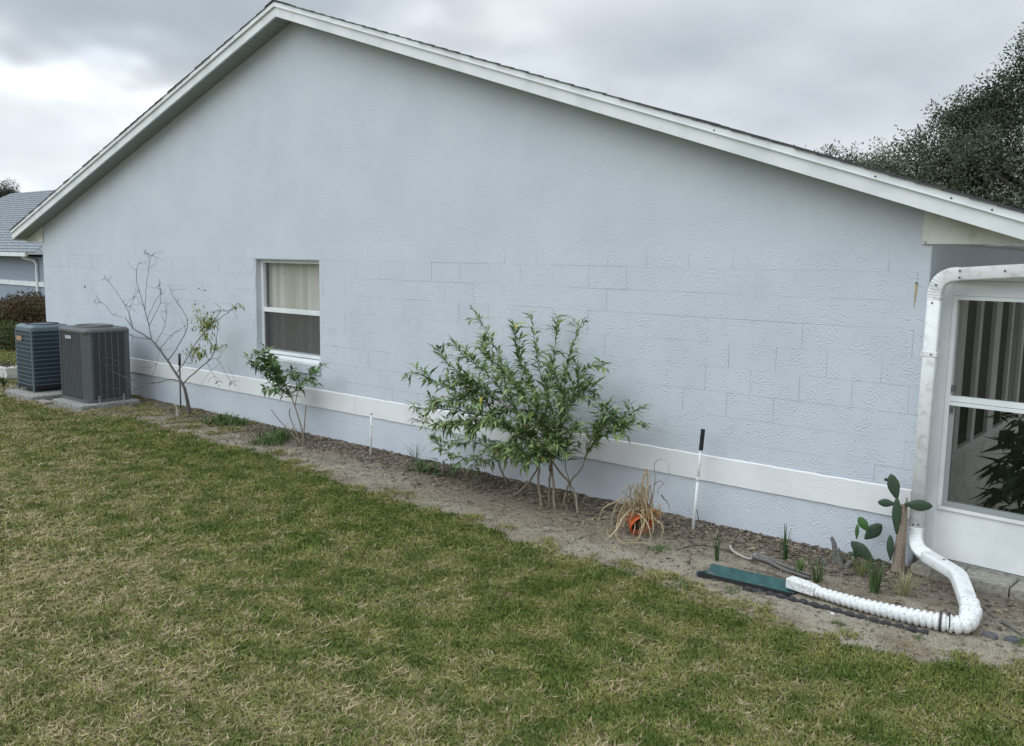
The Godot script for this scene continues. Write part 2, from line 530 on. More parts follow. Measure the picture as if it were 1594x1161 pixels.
func build_ground() -> void:
	var xs := [-400.0, -200.0, -90.0, -50.0, -30.0, -20.0, -14.0, -10.0, -7.0, -5.0]
	var x := -4.0
	while x < 20.0:
		xs.append(x)
		x += 0.12
	xs.append_array([21.0, 24.0, 30.0, 45.0, 90.0, 200.0, 400.0])
	var zs := [-400.0, -200.0, -90.0, -45.0, -25.0, -14.0, -8.0, -5.0, -3.0, -2.0]
	var z := -1.4
	while z < 9.0:
		zs.append(z)
		z += 0.12
	zs.append_array([10.0, 13.0, 20.0, 40.0, 90.0, 200.0, 400.0])
	var st := new_st(true)
	for i in xs.size() - 1:
		for j in zs.size() - 1:
			var p := []
			for q in [[i, j + 1], [i + 1, j + 1], [i + 1, j], [i, j]]:
				p.append(Vector3(xs[q[0]], ground_y(xs[q[0]], zs[q[1]]), zs[q[1]]))
			quad(st, p[0], p[1], p[2], p[3])
	var gn := noise_image(512, 0.03, 81, 5)
	var gm := tri_mat(ramp_texture(gn, [Color(0.06, 0.07, 0.025), Color(0.115, 0.11, 0.05), Color(0.19, 0.165, 0.09)]), 0.9, 0.95, ImageTexture.create_from_image(gn), 0.8)
	kind(obj("ground", st, gm), "structure", "lawn soil and thatch under the grass")

	# the bare bed along the wall
	st = new_st(true)
	var dx := 0.025
	var nx := int((17.0 + 1.5) / dx)
	var nz := 76
	var pts := PackedVector3Array()
	var cols := PackedColorArray()
	var pn := FastNoiseLite.new()
	pn.seed = 40
	pn.frequency = 1.1
	pn.fractal_octaves = 4
	for i in nx + 1:
		var px := -1.5 + i * dx
		var e := edge(px)
		for j in nz + 1:
			var t := float(j) / nz
			var pz := lerpf(-0.16, e + 0.2, t)
			if px > 14.55:
				pz = lerpf(-0.5, e + 0.2, t)
			pts.append(Vector3(px, bed_y(px, pz), pz))
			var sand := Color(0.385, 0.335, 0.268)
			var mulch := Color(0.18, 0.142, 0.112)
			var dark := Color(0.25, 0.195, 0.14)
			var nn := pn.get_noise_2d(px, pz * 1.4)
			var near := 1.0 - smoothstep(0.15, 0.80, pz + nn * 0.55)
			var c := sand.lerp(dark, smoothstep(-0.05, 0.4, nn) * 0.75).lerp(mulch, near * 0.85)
			# soil blended to dark brown under the big bush, pale washed sand along its front
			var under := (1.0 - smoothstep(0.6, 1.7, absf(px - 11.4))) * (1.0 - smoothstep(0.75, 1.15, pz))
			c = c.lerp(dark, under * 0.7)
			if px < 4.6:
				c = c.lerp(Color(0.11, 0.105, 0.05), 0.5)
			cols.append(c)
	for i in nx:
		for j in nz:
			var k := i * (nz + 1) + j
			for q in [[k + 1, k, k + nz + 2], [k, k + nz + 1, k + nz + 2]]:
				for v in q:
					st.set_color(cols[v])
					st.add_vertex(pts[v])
	var bn := noise_image(512, 0.06, 83, 5)
	var bm := tri_mat(ramp_texture(bn, [Color(0.45, 0.44, 0.42), Color(0.85, 0.84, 0.82), Color(1.0, 1.0, 1.0)]), 0.55, 0.97, ImageTexture.create_from_image(bn), 0.9)
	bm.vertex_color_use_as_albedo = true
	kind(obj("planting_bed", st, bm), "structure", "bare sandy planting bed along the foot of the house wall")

	# bark chips and dead leaves on the bed
	st = new_st()
	for k in 3:
		var a := rng.randf() * TAU
		var d := Vector3(cos(a), R(-0.1, 0.25), sin(a)).normalized()
		var s := d.cross(Vector3.UP).normalized()
		var l := R(0.010, 0.019)
		var w := R(0.004, 0.008)
		var o := Vector3(R(-0.02, 0.02), R(0.0, 0.006), R(-0.02, 0.02))
		st.set_color(Color.WHITE * R(0.7, 1.2))
		hexa(st, [o - d * l - s * w, o - d * l + s * w, o + d * l + s * w * 0.6, o + d * l - s * w,
			o - d * l * 0.8 - s * w + Vector3(0, 0.005, 0), o - d * l + s * w + Vector3(0, 0.004, 0), o + d * l + s * w * 0.5 + Vector3(0, 0.005, 0), o + d * l - s * w + Vector3(0, 0.006, 0)])
	st.generate_normals()
	var chip: Mesh = st.commit()
	var xf := []
	var cc := []
	for k in 8000:
		var px := R(4.5, 16.5)
		var pz := absf(rng.randfn()) * (0.28 + 0.22 * pn.get_noise_1d(px * 1.1 + 9.0)) + 0.0
		if px > 14.6:
			pz = R(-0.1, 1.0)
			if rng.randf() < 0.75:
				continue
		if pz > edge(px):
			continue
		if pz > 0.5 and rng.randf() < 0.5:
			continue
		var b := Basis.from_euler(Vector3(R(-0.4, 0.4), R(0, TAU), R(-0.4, 0.4))).scaled(Vector3.ONE * R(0.35, 1.0))
		xf.append(Transform3D(b, Vector3(px, bed_y(px, pz) + 0.003, pz)))
		var t := rng.randf()
		cc.append(Color(0.09, 0.068, 0.055).lerp(Color(0.34, 0.28, 0.215), pow(t, 1.6)))
	var chips := scatter("bark_mulch", chip, M.dry, xf, cc)
	tag(chips, "dark brown bark chips and dead leaves strewn along the wall foot", "mulch")

	# soil crumbs on the bare sand
	st = new_st()
	for k in 4:
		var o := Vector3(R(-0.02, 0.02), 0, R(-0.02, 0.02))
		var r := R(0.003, 0.008)
		st.set_color(Color.WHITE * R(0.75, 1.2))
		var q := [o + Vector3(r, 0, 0), o + Vector3(0, 0, -r), o + Vector3(-r, 0, 0), o + Vector3(0, 0, r)]
		for i in 4:
			tri(st, q[i], q[(i + 1) % 4], o + Vector3(R(-0.3, 0.3) * r, r * R(0.6, 1.0), 0))
	st.generate_normals()
	var crumb: Mesh = st.commit()
	xf = []
	cc = []
	for k in 16000:
		var px := R(3.8, 16.9)
		var pz := R(-0.02, 1.7)
		if px > 14.7:
			pz = R(-0.3, 1.6)
		if pz > edge(px) + 0.03:
			continue
		var b := Basis.from_euler(Vector3(0, R(0, TAU), 0)).scaled(Vector3.ONE * R(0.4, 1.5))
		xf.append(Transform3D(b, Vector3(px, bed_y(px, pz), pz)))
		cc.append(Color(0.15, 0.12, 0.09).lerp(Color(0.50, 0.44, 0.35), pow(rng.randf(), 1.6)))
	var crumbs := scatter("soil_crumbs", crumb, M.dry, xf, cc)
	tag(crumbs, "small soil crumbs and grit scattered over the bare bed", "soil")

	# a few fallen leaves
	st = new_st()
	leaf(st, Vector3(-0.03, 0.004, 0), Vector3(1, 0.1, 0).normalized(), Vector3(0.1, 1, 0.2), 0.06, 0.024, Color.WHITE, 0.15)
	st.generate_normals()
	var fallen: Mesh = st.commit()
	xf = []
	cc = []
	for k in 420:
		var px := 11.3 + rng.randfn() * 1.3 if k < 220 else R(4.8, 16.0)
		var pz := absf(rng.randfn()) * 0.45 + 0.02
		if pz > edge(px) + 0.1 or px > 14.5 and pz < 0.4:
			continue
		var b := Basis.from_euler(Vector3(R(-0.5, 0.5), R(0, TAU), R(-0.5, 0.5))).scaled(Vector3.ONE * R(0.5, 1.25))
		xf.append(Transform3D(b, Vector3(px, bed_y(px, pz) + 0.006, pz)))
		cc.append(Color(0.16, 0.10, 0.06).lerp(Color(0.42, 0.33, 0.20), rng.randf()))
	var litter := scatter("fallen_leaves", fallen, M.dry, xf, cc)
	tag(litter, "brown fallen leaves lying on the bed under the bush", "fallen leaves")

	# fine dead stalks lying on the sand
	st = new_st()
	for k in 4:
		var a := rng.randf() * TAU
		var d := Vector3(cos(a), 0.05, sin(a))
		var o := Vector3(R(-0.04, 0.04), 0, R(-0.04, 0.04))
		ribbon(st, [o - d * 0.03, o + Vector3(R(-0.006, 0.006), 0.004, R(-0.006, 0.006)), o + d * 0.03], 0.0025, 0.0012, d.cross(Vector3.UP), Color.WHITE * R(0.8, 1.2))
	st.generate_normals()
	var straw: Mesh = st.commit()
	xf = []
	cc = []
	for k in 9000:
		var px := R(3.8, 16.8)
		var pz := R(0.05, 1.6)
		if pz > edge(px) + 0.02 or pn.get_noise_2d(px * 1.2, pz * 1.2) < R(-0.25, 0.3):
			continue
		var b := Basis.from_euler(Vector3(R(-0.15, 0.15), R(0, TAU), R(-0.15, 0.15))).scaled(Vector3.ONE * R(0.6, 1.6))
		xf.append(Transform3D(b, Vector3(px, bed_y(px, pz) + 0.005, pz)))
		cc.append(Color(0.18, 0.14, 0.10).lerp(Color(0.46, 0.39, 0.28), rng.randf()))
	var straws := scatter("dead_stalks", straw, M.dry, xf, cc)
	tag(straws, "thin dry grass stalks lying on the bare sand", "dry stalks")

# ---------------------------------------------------------------- house

func rake(st: SurfaceTool, xa: float, xb: float, d0: float, d1: float, z0: float, z1: float) -> void:
	var ya := RIDGE_Y - SLOPE * absf(xa - RIDGE_X)
	var yb := RIDGE_Y - SLOPE * absf(xb - RIDGE_X)
	hexa(st, [Vector3(xa, ya + d0, z1), Vector3(xb, yb + d0, z1), Vector3(xb, yb + d0, z0), Vector3(xa, ya + d0, z0),
		Vector3(xa, ya + d1, z1), Vector3(xb, yb + d1, z1), Vector3(xb, yb + d1, z0), Vector3(xa, ya + d1, z0)])

func build_house() -> void:
	var house := thing("house", "pale blue grey stucco house with a white trimmed gable end", "house")
	const W := 14.53
	var wx0 := 6.363
	var wx1 := 7.672
	var wy0 := 0.905
	var wy1 := 2.172
	# gable wall with its window opening
	var st := new_st()
	box(st, Vector3(0, -0.1, -0.2), Vector3(wx0, 2.40, 0))
	box(st, Vector3(wx1, -0.1, -0.2), Vector3(W, 2.40, 0))
	box(st, Vector3(wx0, -0.1, -0.2), Vector3(wx1, wy0, 0))
	box(st, Vector3(wx0, wy1, -0.2), Vector3(wx1, 2.40, 0))
	# the gable above the eaves: a pentagon
	var yl := RIDGE_Y - 0.07 - SLOPE * RIDGE_X
	var yr := RIDGE_Y - 0.07 - SLOPE * (W - RIDGE_X)
	var yt := RIDGE_Y - 0.07
	for s in [[0.0, yl, RIDGE_X, yt], [RIDGE_X, yt, W, yr]]:
		hexa(st, [Vector3(s[0], 2.40, 0), Vector3(s[2], 2.40, 0), Vector3(s[2], 2.40, -0.2), Vector3(s[0], 2.40, -0.2),
			Vector3(s[0], s[1], 0), Vector3(s[2], s[3], 0), Vector3(s[2], s[3], -0.2), Vector3(s[0], s[1], -0.2)])
	var wall := obj("gable_wall", st, M.stucco, house)
	# block courses showing through the stucco
	var jn := FastNoiseLite.new()
	jn.seed = 14
	jn.frequency = 0.42
	jn.fractal_octaves = 3
	var rest := new_st()
	var made := 0
	for r in 9:
		var y1 := 2.383 - 0.2032 * r
		var y0 := y1 - 0.2032
		if r == 8:
			y0 = 0.62
		var x := -0.4064 + (0.2032 if r % 2 else 0.0) + 0.02
		while x < W:
			var a := maxf(x, 0.004)
			var b := minf(x + 0.4064, W - 0.004)
			x += 0.4064
			if b - a < 0.03:
				continue
			var spans := [[a, b]]
			if y1 > wy0 - 0.12 and y0 < wy1 + 0.001:
				if b > wx0 - 0.01 and a < wx1 + 0.01:
					spans = []
					if a < wx0 - 0.05:
						spans.append([a, wx0 - 0.012])
					if b > wx1 + 0.05:
						spans.append([wx1 + 0.012, b])
			for s in spans:
				var cx: float = (s[0] + s[1]) * 0.5
				var cy := (y0 + y1) * 0.5
				var out := R(0.0030, 0.0043)
				# a joint shows where the coat over it is thin
				var show := jn.get_noise_2d(cx, cy * 2.2)
				var gl := R(0.0014, 0.0042) if jn.get_noise_2d(s[0] * 1.3 + 40.0, cy * 3.1) + R(-0.25, 0.25) > 0.17 else 0.0003
				var gr := 0.0003
				show += R(-0.22, 0.22)
				var gt := R(0.0030, 0.0046) if show > 0.05 else (0.0014 if show > -0.02 else 0.0003)
				var top_out := out
				if r == 0:
					# the top course feathers out into the smooth gable
					gt = 0.0
					top_out = 0.0002
				var gt2 := gt if rng.randf() < 0.75 else 0.0003
				var tilt := R(-0.0006, 0.0006)
				var dst := new_st() if (made < 296 and s[0] > 0.9) else rest
				var z0 := -0.003
				hexa(dst, [Vector3(s[0] + gl, y0 + 0.0003, out), Vector3(s[1] - gr, y0 + 0.0003, out + tilt), Vector3(s[1] - gr, y0 + 0.0003, z0), Vector3(s[0] + gl, y0 + 0.0003, z0),
					Vector3(s[0] + gl, y1 - gt, top_out - (tilt if r > 0 else 0.0)), Vector3(s[1] - gr, y1 - gt2, top_out), Vector3(s[1] - gr, y1 - gt2, z0), Vector3(s[0] + gl, y1 - gt, z0)])
				if dst != rest:
					obj("block", dst, M.block if r > 1 else M.block_soft, wall)
					made += 1
	kind(obj("far_blocks", rest, M.block, wall), "stuff")
	# smooth lower wall skin
	st = new_st()
	box(st, Vector3(0.004, -0.1, -0.003), Vector3(W - 0.004, 0.392, 0.003))
	obj("wall_foot", st, M.block, wall)
	# white band
	st = new_st()
	var cuts := [0.01, 3.1, 5.72, 8.33, 11.02, W - 0.012]
	for i in 5:
		st = new_st()
		var zj := 0.016 + R(-0.002, 0.002)
		var n := int((cuts[i + 1] - cuts[i]) / 0.07)
		var lows := []
		var highs := []
		for k in n + 1:
			var chip := R(0.003, 0.009) if rng.randf() < 0.07 else 0.0
			lows.append(0.395 + R(-0.0015, 0.0015) + 0.003 * fine.get_noise_1d(i * 300.0 + k * 9.0) + chip * 0.7)
			highs.append(0.607 + R(-0.0015, 0.0015) + 0.004 * fine.get_noise_1d(i * 500.0 + k * 7.0) - chip)
		for k in n:
			var xa := lerpf(cuts[i] + 0.002, cuts[i + 1] - 0.002, float(k) / n)
			var xb := lerpf(cuts[i] + 0.002, cuts[i + 1] - 0.002, float(k + 1) / n)
			hexa(st, [Vector3(xa, lows[k], zj), Vector3(xb, lows[k + 1], zj), Vector3(xb, lows[k + 1], -0.002), Vector3(xa, lows[k], -0.002),
				Vector3(xa, highs[k], zj - 0.002), Vector3(xb, highs[k + 1], zj - 0.002), Vector3(xb, highs[k + 1] + 0.011, -0.002), Vector3(xa, highs[k] + 0.011, -0.002)])
		obj("trim_band", st, M.band, house)
	# other walls
	st = new_st()
	box(st, Vector3(0.0, -0.1, -10.0), Vector3(0.2, 2.60, -0.2))
	obj("side_wall", st, M.stucco, house)
	st = new_st()
	box(st, Vector3(W - 0.2, -0.1, -10.0), Vector3(W, 2.60, -0.2))
	obj("side_wall", st, M.stucco, house)
	st = new_st()
	box(st, Vector3(0, -0.1, -10.2), Vector3(W, 2.60, -10.0))
	for s in [[0.0, yl, RIDGE_X, yt], [RIDGE_X, yt, W, yr]]:
		hexa(st, [Vector3(s[0], 2.60, -10), Vector3(s[2], 2.60, -10), Vector3(s[2], 2.60, -10.2), Vector3(s[0], 2.60, -10.2),
			Vector3(s[0], s[1], -10), Vector3(s[2], s[3], -10), Vector3(s[2], s[3], -10.2), Vector3(s[0], s[1], -10.2)])
	obj("back_wall", st, M.stucco, house)
	# roof
	var roof := part("roof", house)
	var xl := -0.62
	var xr := 15.15
	st = new_st()
	rake(st, xl, RIDGE_X, -0.120, -0.076, -10.5, 0.23)
	rake(st, RIDGE_X, xr, -0.120, -0.076, -10.5, 0.23)
	obj("roof_deck", st, M.shingle, roof)
	var steps := 46
	for side in 2:
		for k in steps:
			var len_x := (RIDGE_X - xl + 0.02) / steps
			var lo := k * len_x
			var xa := (xl - 0.02 + lo) if side == 0 else (xr + 0.02 - lo)
			var xb := (xa + len_x * 1.12) if side == 0 else (xa - len_x * 1.12)
			if side == 0:
				xb = minf(xb, RIDGE_X)
			else:
				xb = maxf(xb, RIDGE_X)
			st = new_st()
			var ya := RIDGE_Y - SLOPE * absf(xa - RIDGE_X)
			var yb := RIDGE_Y - SLOPE * absf(xb - RIDGE_X)
			var zf := 0.288 + R(-0.004, 0.008)
			var lift := R(0.0, 0.004)
			# the course on the slope, and its turned edge lying over the drip edge
			for f in 2:
				var za: float = [0.24, zf][f]
				var zb: float = [-10.5, 0.243][f]
				var d: float = [-0.072, 0.0][f]
				var p := [Vector3(xa, ya + d - 0.001, za), Vector3(xb, yb + d - 0.006, za), Vector3(xb, yb + d - 0.006, zb), Vector3(xa, ya + d - 0.001, zb),
					Vector3(xa, ya + d + 0.008 + lift, za), Vector3(xb, yb + d + 0.001, za), Vector3(xb, yb + d + 0.001, zb), Vector3(xa, ya + d + 0.008 + lift, zb)]
				if side == 1:
					p = [p[1], p[0], p[3], p[2], p[5], p[4], p[7], p[6]]
				st = new_st()
				hexa(st, p)
				obj("shingle_edge" if f else "shingle_course", st, M.shingle, roof)
	st = new_st()
	rake(st, RIDGE_X - 0.16, RIDGE_X, 0.006, 0.016, 0.15, 0.293)
	rake(st, RIDGE_X, RIDGE_X + 0.16, 0.006, 0.016, 0.15, 0.293)
	rake(st, RIDGE_X - 0.16, RIDGE_X, -0.066, -0.054, -10.5, 0.149)
	rake(st, RIDGE_X, RIDGE_X + 0.16, -0.066, -0.054, -10.5, 0.149)
	obj("ridge_cap", st, M.shingle, roof)
	# fascia boards
	for s in [[xl + 0.03, RIDGE_X - 0.001], [RIDGE_X + 0.001, xr - 0.004]]:
		st = new_st()
		rake(st, s[0], s[1], -0.168, -0.05, 0.235, 0.262)
		obj("fascia_board", st, M.white, house)
	# metal drip edge in overlapping lengths
	var joints := [xl + 0.015, 1.0, 3.35, 5.4, RIDGE_X - 0.001]
	for i in 4:
		st = new_st()
		rake(st, joints[i], joints[i + 1], -0.056, -0.002, 0.245, 0.277 + 0.002 * (i % 2))
		rake(st, joints[i], joints[i + 1], -0.060, -0.053, 0.255, 0.283 + 0.002 * (i % 2))
		obj("drip_edge", st, M.white, house)
	joints = [RIDGE_X + 0.001, 8.02, 9.86, 11.6, 13.4, xr - 0.002]
	for i in 5:
		st = new_st()
		rake(st, joints[i], joints[i + 1], -0.056, -0.002, 0.245, 0.277 + 0.002 * (i % 2))
		rake(st, joints[i], joints[i + 1], -0.060, -0.053, 0.255, 0.283 + 0.002 * (i % 2))
		obj("drip_edge", st, M.white, house)
	# nail heads on the right fascia
	for q in [[12.95, 0.28], [14.7, 0.28], [14.95, 0.28], [14.2, 0.28]]:
		st = new_st()
		var ny: float = RIDGE_Y - SLOPE * absf(q[0] - RIDGE_X) - 0.038
		bar(st, Vector3(q[0], ny, 0.276), Vector3(q[0], ny, 0.284), 0.006, 8)
		obj("nail_head", st, M.metal, house)
	# ribbed soffit panels under the rakes
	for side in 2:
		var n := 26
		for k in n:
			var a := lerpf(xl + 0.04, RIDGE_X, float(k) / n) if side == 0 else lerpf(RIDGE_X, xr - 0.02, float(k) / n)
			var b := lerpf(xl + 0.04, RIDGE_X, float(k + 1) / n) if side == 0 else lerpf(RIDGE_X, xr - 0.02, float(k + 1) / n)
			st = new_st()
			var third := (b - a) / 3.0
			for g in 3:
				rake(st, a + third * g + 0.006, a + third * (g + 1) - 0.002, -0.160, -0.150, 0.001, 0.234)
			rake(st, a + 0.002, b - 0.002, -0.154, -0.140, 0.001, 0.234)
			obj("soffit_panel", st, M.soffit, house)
	# boxed eaves
	for side in 2:
		var ex0 := -0.60 if side == 0 else 14.466
		var ex1 := 0.065 if side == 0 else 15.13
		var lo := ex0 if side == 0 else ex1
		var hi := ex1 if side == 0 else ex0
		var ylo := RIDGE_Y - 0.162 - SLOPE * absf(lo - RIDGE_X)
		var yhi := RIDGE_Y - 0.162 - SLOPE * absf(hi - RIDGE_X)
		var p: Array
		ylo = maxf(ylo, 2.392)
		if side == 0:
			p = [Vector3(ex0, 2.381, 0.022), Vector3(ex1, 2.381, 0.022), Vector3(ex1, 2.381, 0.005), Vector3(ex0, 2.381, 0.005), Vector3(ex0, ylo, 0.022), Vector3(ex1, yhi, 0.022), Vector3(ex1, yhi, 0.005), Vector3(ex0, ylo, 0.005)]
		else:
			p = [Vector3(ex0, 2.381, 0.022), Vector3(ex1, 2.381, 0.022), Vector3(ex1, 2.381, 0.005), Vector3(ex0, 2.381, 0.005), Vector3(ex0, yhi, 0.022), Vector3(ex1, ylo, 0.022), Vector3(ex1, ylo, 0.005), Vector3(ex0, yhi, 0.005)]
		st = new_st()
		hexa(st, p)
		obj("eave_return", st, M.cream, house)
		st = new_st()
		if side == 0:
			box(st, Vector3(-0.60, 2.384, -10.2), Vector3(-0.002, 2.40, 0.003))
		else:
			box(st, Vector3(W + 0.002, 2.384, -10.2), Vector3(15.13, 2.40, 0.003))
		obj("eave_soffit", st, M.cream, house)
		st = new_st()
		if side == 0:
			box(st, Vector3(-0.622, 2.40, -10.2), Vector3(-0.602, 2.535, 0.232))
		else:
			box(st, Vector3(15.132, 2.40, -10.2), Vector3(15.147, 2.535, 0.232))
		obj("eave_fascia", st, M.white, house)
	for q in [14.49, 14.5]:
		st = new_st()
		bar(st, Vector3(q, 2.392, 0.02), Vector3(q, 2.392, 0.026), 0.005, 8)
		obj("screw_head", st, M.metal, house)
		break
	# round vent in the right eave soffit
	st = new_st(true)
	lathe(st, [Vector2(0.0, 2.376), Vector2(0.03, 2.375), Vector2(0.06, 2.378), Vector2(0.066, 2.384)], 24, Transform3D(Basis(), Vector3(14.86, 0, -0.30)))
	obj("soffit_vent", st, M.white, house)
	# eave gutter, running back from the corner
	st = new_st()
	var gp := PackedVector2Array([Vector2(0.0, 0.0), Vector2(0.09, 0.0), Vector2(0.125, 0.06), Vector2(0.125, 0.115), Vector2(0.118, 0.115), Vector2(0.112, 0.062), Vector2(0.084, 0.008), Vector2(0.006, 0.008), Vector2(0.006, 0.115), Vector2(0.0, 0.115)])
	for i in gp.size():
		var j := (i + 1) % gp.size()
		quad(st, Vector3(15.155 + gp[i].x, 2.41 + gp[i].y, 0.20), Vector3(15.155 + gp[i].x, 2.41 + gp[i].y, -10.2), Vector3(15.155 + gp[j].x, 2.41 + gp[j].y, -10.2), Vector3(15.155 + gp[j].x, 2.41 + gp[j].y, 0.20))
	obj("gutter", st, M.white, house)
	# window in the gable wall
	var win := part("window", house)
	st = new_st()
	var zf := -0.072
	for q in [[wx0, wy0 + 0.06, wx0 + 0.06, wy1], [wx1 - 0.06, wy0 + 0.06, wx1, wy1], [wx0 + 0.06, wy1 - 0.045, wx1 - 0.06, wy1], [wx0 + 0.06, wy0 + 0.06, wx1 - 0.06, wy0 + 0.10]]:
		box(st, Vector3(q[0], q[1], zf - 0.05), Vector3(q[2], q[3], zf))
	obj("frame", st, M.white, win)
	st = new_st()
	soft_box(st, Vector3(wx0 + 0.045, 1.50, zf - 0.045), Vector3(wx1 - 0.045, 1.555, zf + 0.008), 0.006)
	obj("meeting_rail", st, M.white, win)
	st = new_st()
	for q in [[wx0 + 0.045, 1.0, wx0 + 0.07, 1.50], [wx1 - 0.07, 1.0, wx1 - 0.045, 1.50], [wx0 + 0.045, 1.0, wx1 - 0.045, 1.025]]:
		box(st, Vector3(q[0], q[1] + 0.004, zf - 0.03), Vector3(q[2], q[3], zf - 0.006))
	obj("screen_frame", st, M.aluminium, win)
	for q in [[1.555, wy1 - 0.04], [1.005, 1.50]]:
		st = new_st()
		box(st, Vector3(wx0 + 0.045, q[0], zf - 0.04), Vector3(wx1 - 0.045, q[1], zf - 0.036))
		obj("pane", st, M.glass, win)
	st = new_st()
	quad(st, Vector3(wx0 + 0.07, 1.025, zf - 0.012), Vector3(wx1 - 0.07, 1.025, zf - 0.012), Vector3(wx1 - 0.07, 1.50, zf - 0.012), Vector3(wx0 + 0.07, 1.50, zf - 0.012))
	obj("insect_screen", st, M.screen, win)
	var nb := 15
	for k in nb:
		st = new_st()
		var c := lerpf(wx0 + 0.05, wx1 - 0.05, (k + 0.5) / nb)
		var turn := 0.30 + 0.5 * fine.get_noise_1d(k * 97.0)
		var d := Vector3(cos(turn), 0, -sin(turn)) * 0.050
		var nrm := Vector3(sin(turn), 0, cos(turn)) * 0.002
		var o := Vector3(c, 0, -0.185)
		hexa(st, [o - d + nrm + Vector3(0, 0.93, 0), o + d + nrm + Vector3(0, 0.93, 0), o + d - nrm + Vector3(0, 0.93, 0), o - d - nrm + Vector3(0, 0.93, 0),
			o - d + nrm + Vector3(0, 2.16, 0), o + d + nrm + Vector3(0, 2.16, 0), o + d - nrm + Vector3(0, 2.16, 0), o - d - nrm + Vector3(0, 2.16, 0)])
		obj("blind_slat", st, [M.blind, M.blind2, M.blind3, M.blind, M.blind2][(k * 7 + k / 3) % 5], win)
	# dim room behind the blinds
	st = new_st()
	box(st, Vector3(wx0 - 1.0, 0.0, -3.0), Vector3(wx1 + 1.0, 2.5, -2.9))
	obj("room_wall", st, M.room, win)
	# white sloped sill and the stucco ledge under it
	st = new_st()
	hexa(st, [Vector3(wx0 + 0.001, 0.892, 0.026), Vector3(wx1 - 0.001, 0.892, 0.026), Vector3(wx1 - 0.001, 0.892, -0.15), Vector3(wx0 + 0.001, 0.892, -0.15),
		Vector3(wx0 + 0.001, 0.925, 0.026), Vector3(wx1 - 0.001, 0.925, 0.026), Vector3(wx1 - 0.001, 0.965, -0.15), Vector3(wx0 + 0.001, 0.965, -0.15)])
	obj("sill", st, M.white, win)
	st = new_st()
	box(st, Vector3(wx0 - 0.006, 0.79, -0.004), Vector3(wx1 + 0.006, 0.889, 0.022))
	obj("sill_ledge", st, M.stucco, win)
	# the rust streak with its nail near the right corner
	st = new_st()
	bar(st, Vector3(14.446, 2.107, -0.01), Vector3(14.446, 2.107, 0.012), 0.006, 8)
	obj("rusty_nail", st, M.metal, house)
	st = new_st()
	var last := Vector3(14.446, 2.108, 0.0062)
	for k in 8:
		var y := 2.108 - 0.022 * (k + 1)
		var wd := 0.009 * (1.0 - 0.10 * k)
		var nxt := Vector3(14.446 + R(-0.002, 0.002) - 0.001 * k, y, 0.0062)
		quad(st, nxt - Vector3(wd, 0, 0), nxt + Vector3(wd, 0, 0), last + Vector3(wd, 0, 0), last - Vector3(wd, 0, 0))
		last = nxt
	obj("rust_streak", st, M.rust, house)
	st = new_st()
	bar(st, Vector3(1.55, 1.66, -0.01), Vector3(1.55, 1.66, 0.012), 0.02, 10)
	obj("wall_plug", st, M.unit_grey_light, house)
	# window wall on the side face, seen through the sunroom
	var sw := part("side_window", house)
	for q in [[-0.94, -0.78], [-1.466, -1.36], [-2.15, -1.93], [-2.66, -2.58], [-3.2, -3.1], [-4.0, -3.85]]:
		st = new_st()
		box(st, Vector3(W, 0.70, q[0]), Vector3(W + 0.045, 2.08, q[1]))
		obj("mullion", st, M.white, sw)
	st = new_st()
	box(st, Vector3(W, 0.72, -4.0), Vector3(W + 0.05, 0.78, -0.78))
	box(st, Vector3(W, 2.081, -4.0), Vector3(W + 0.05, 2.16, -0.78))
	obj("frame", st, M.white, sw)
	st = new_st()
	box(st, Vector3(W, 0.1, -4.0), Vector3(W + 0.02, 0.72, -0.30))
	box(st, Vector3(W, 0.72, -0.78), Vector3(W + 0.02, 2.16, -0.30))
	obj("panel", st, M.cream, sw)
	var zz := [-0.94, -1.36, -1.466, -1.93, -2.15, -2.58, -2.66, -3.1, -3.2, -3.85]
	for k in 5:
		st = new_st()
		box(st, Vector3(W, 0.78, zz[k * 2 + 1]), Vector3(W + 0.012, 2.081, zz[k * 2]))
		obj("pane", st, M.dim_room_glass if k != 3 else M.curtain, sw)

# ---------------------------------------------------------------- sunroom

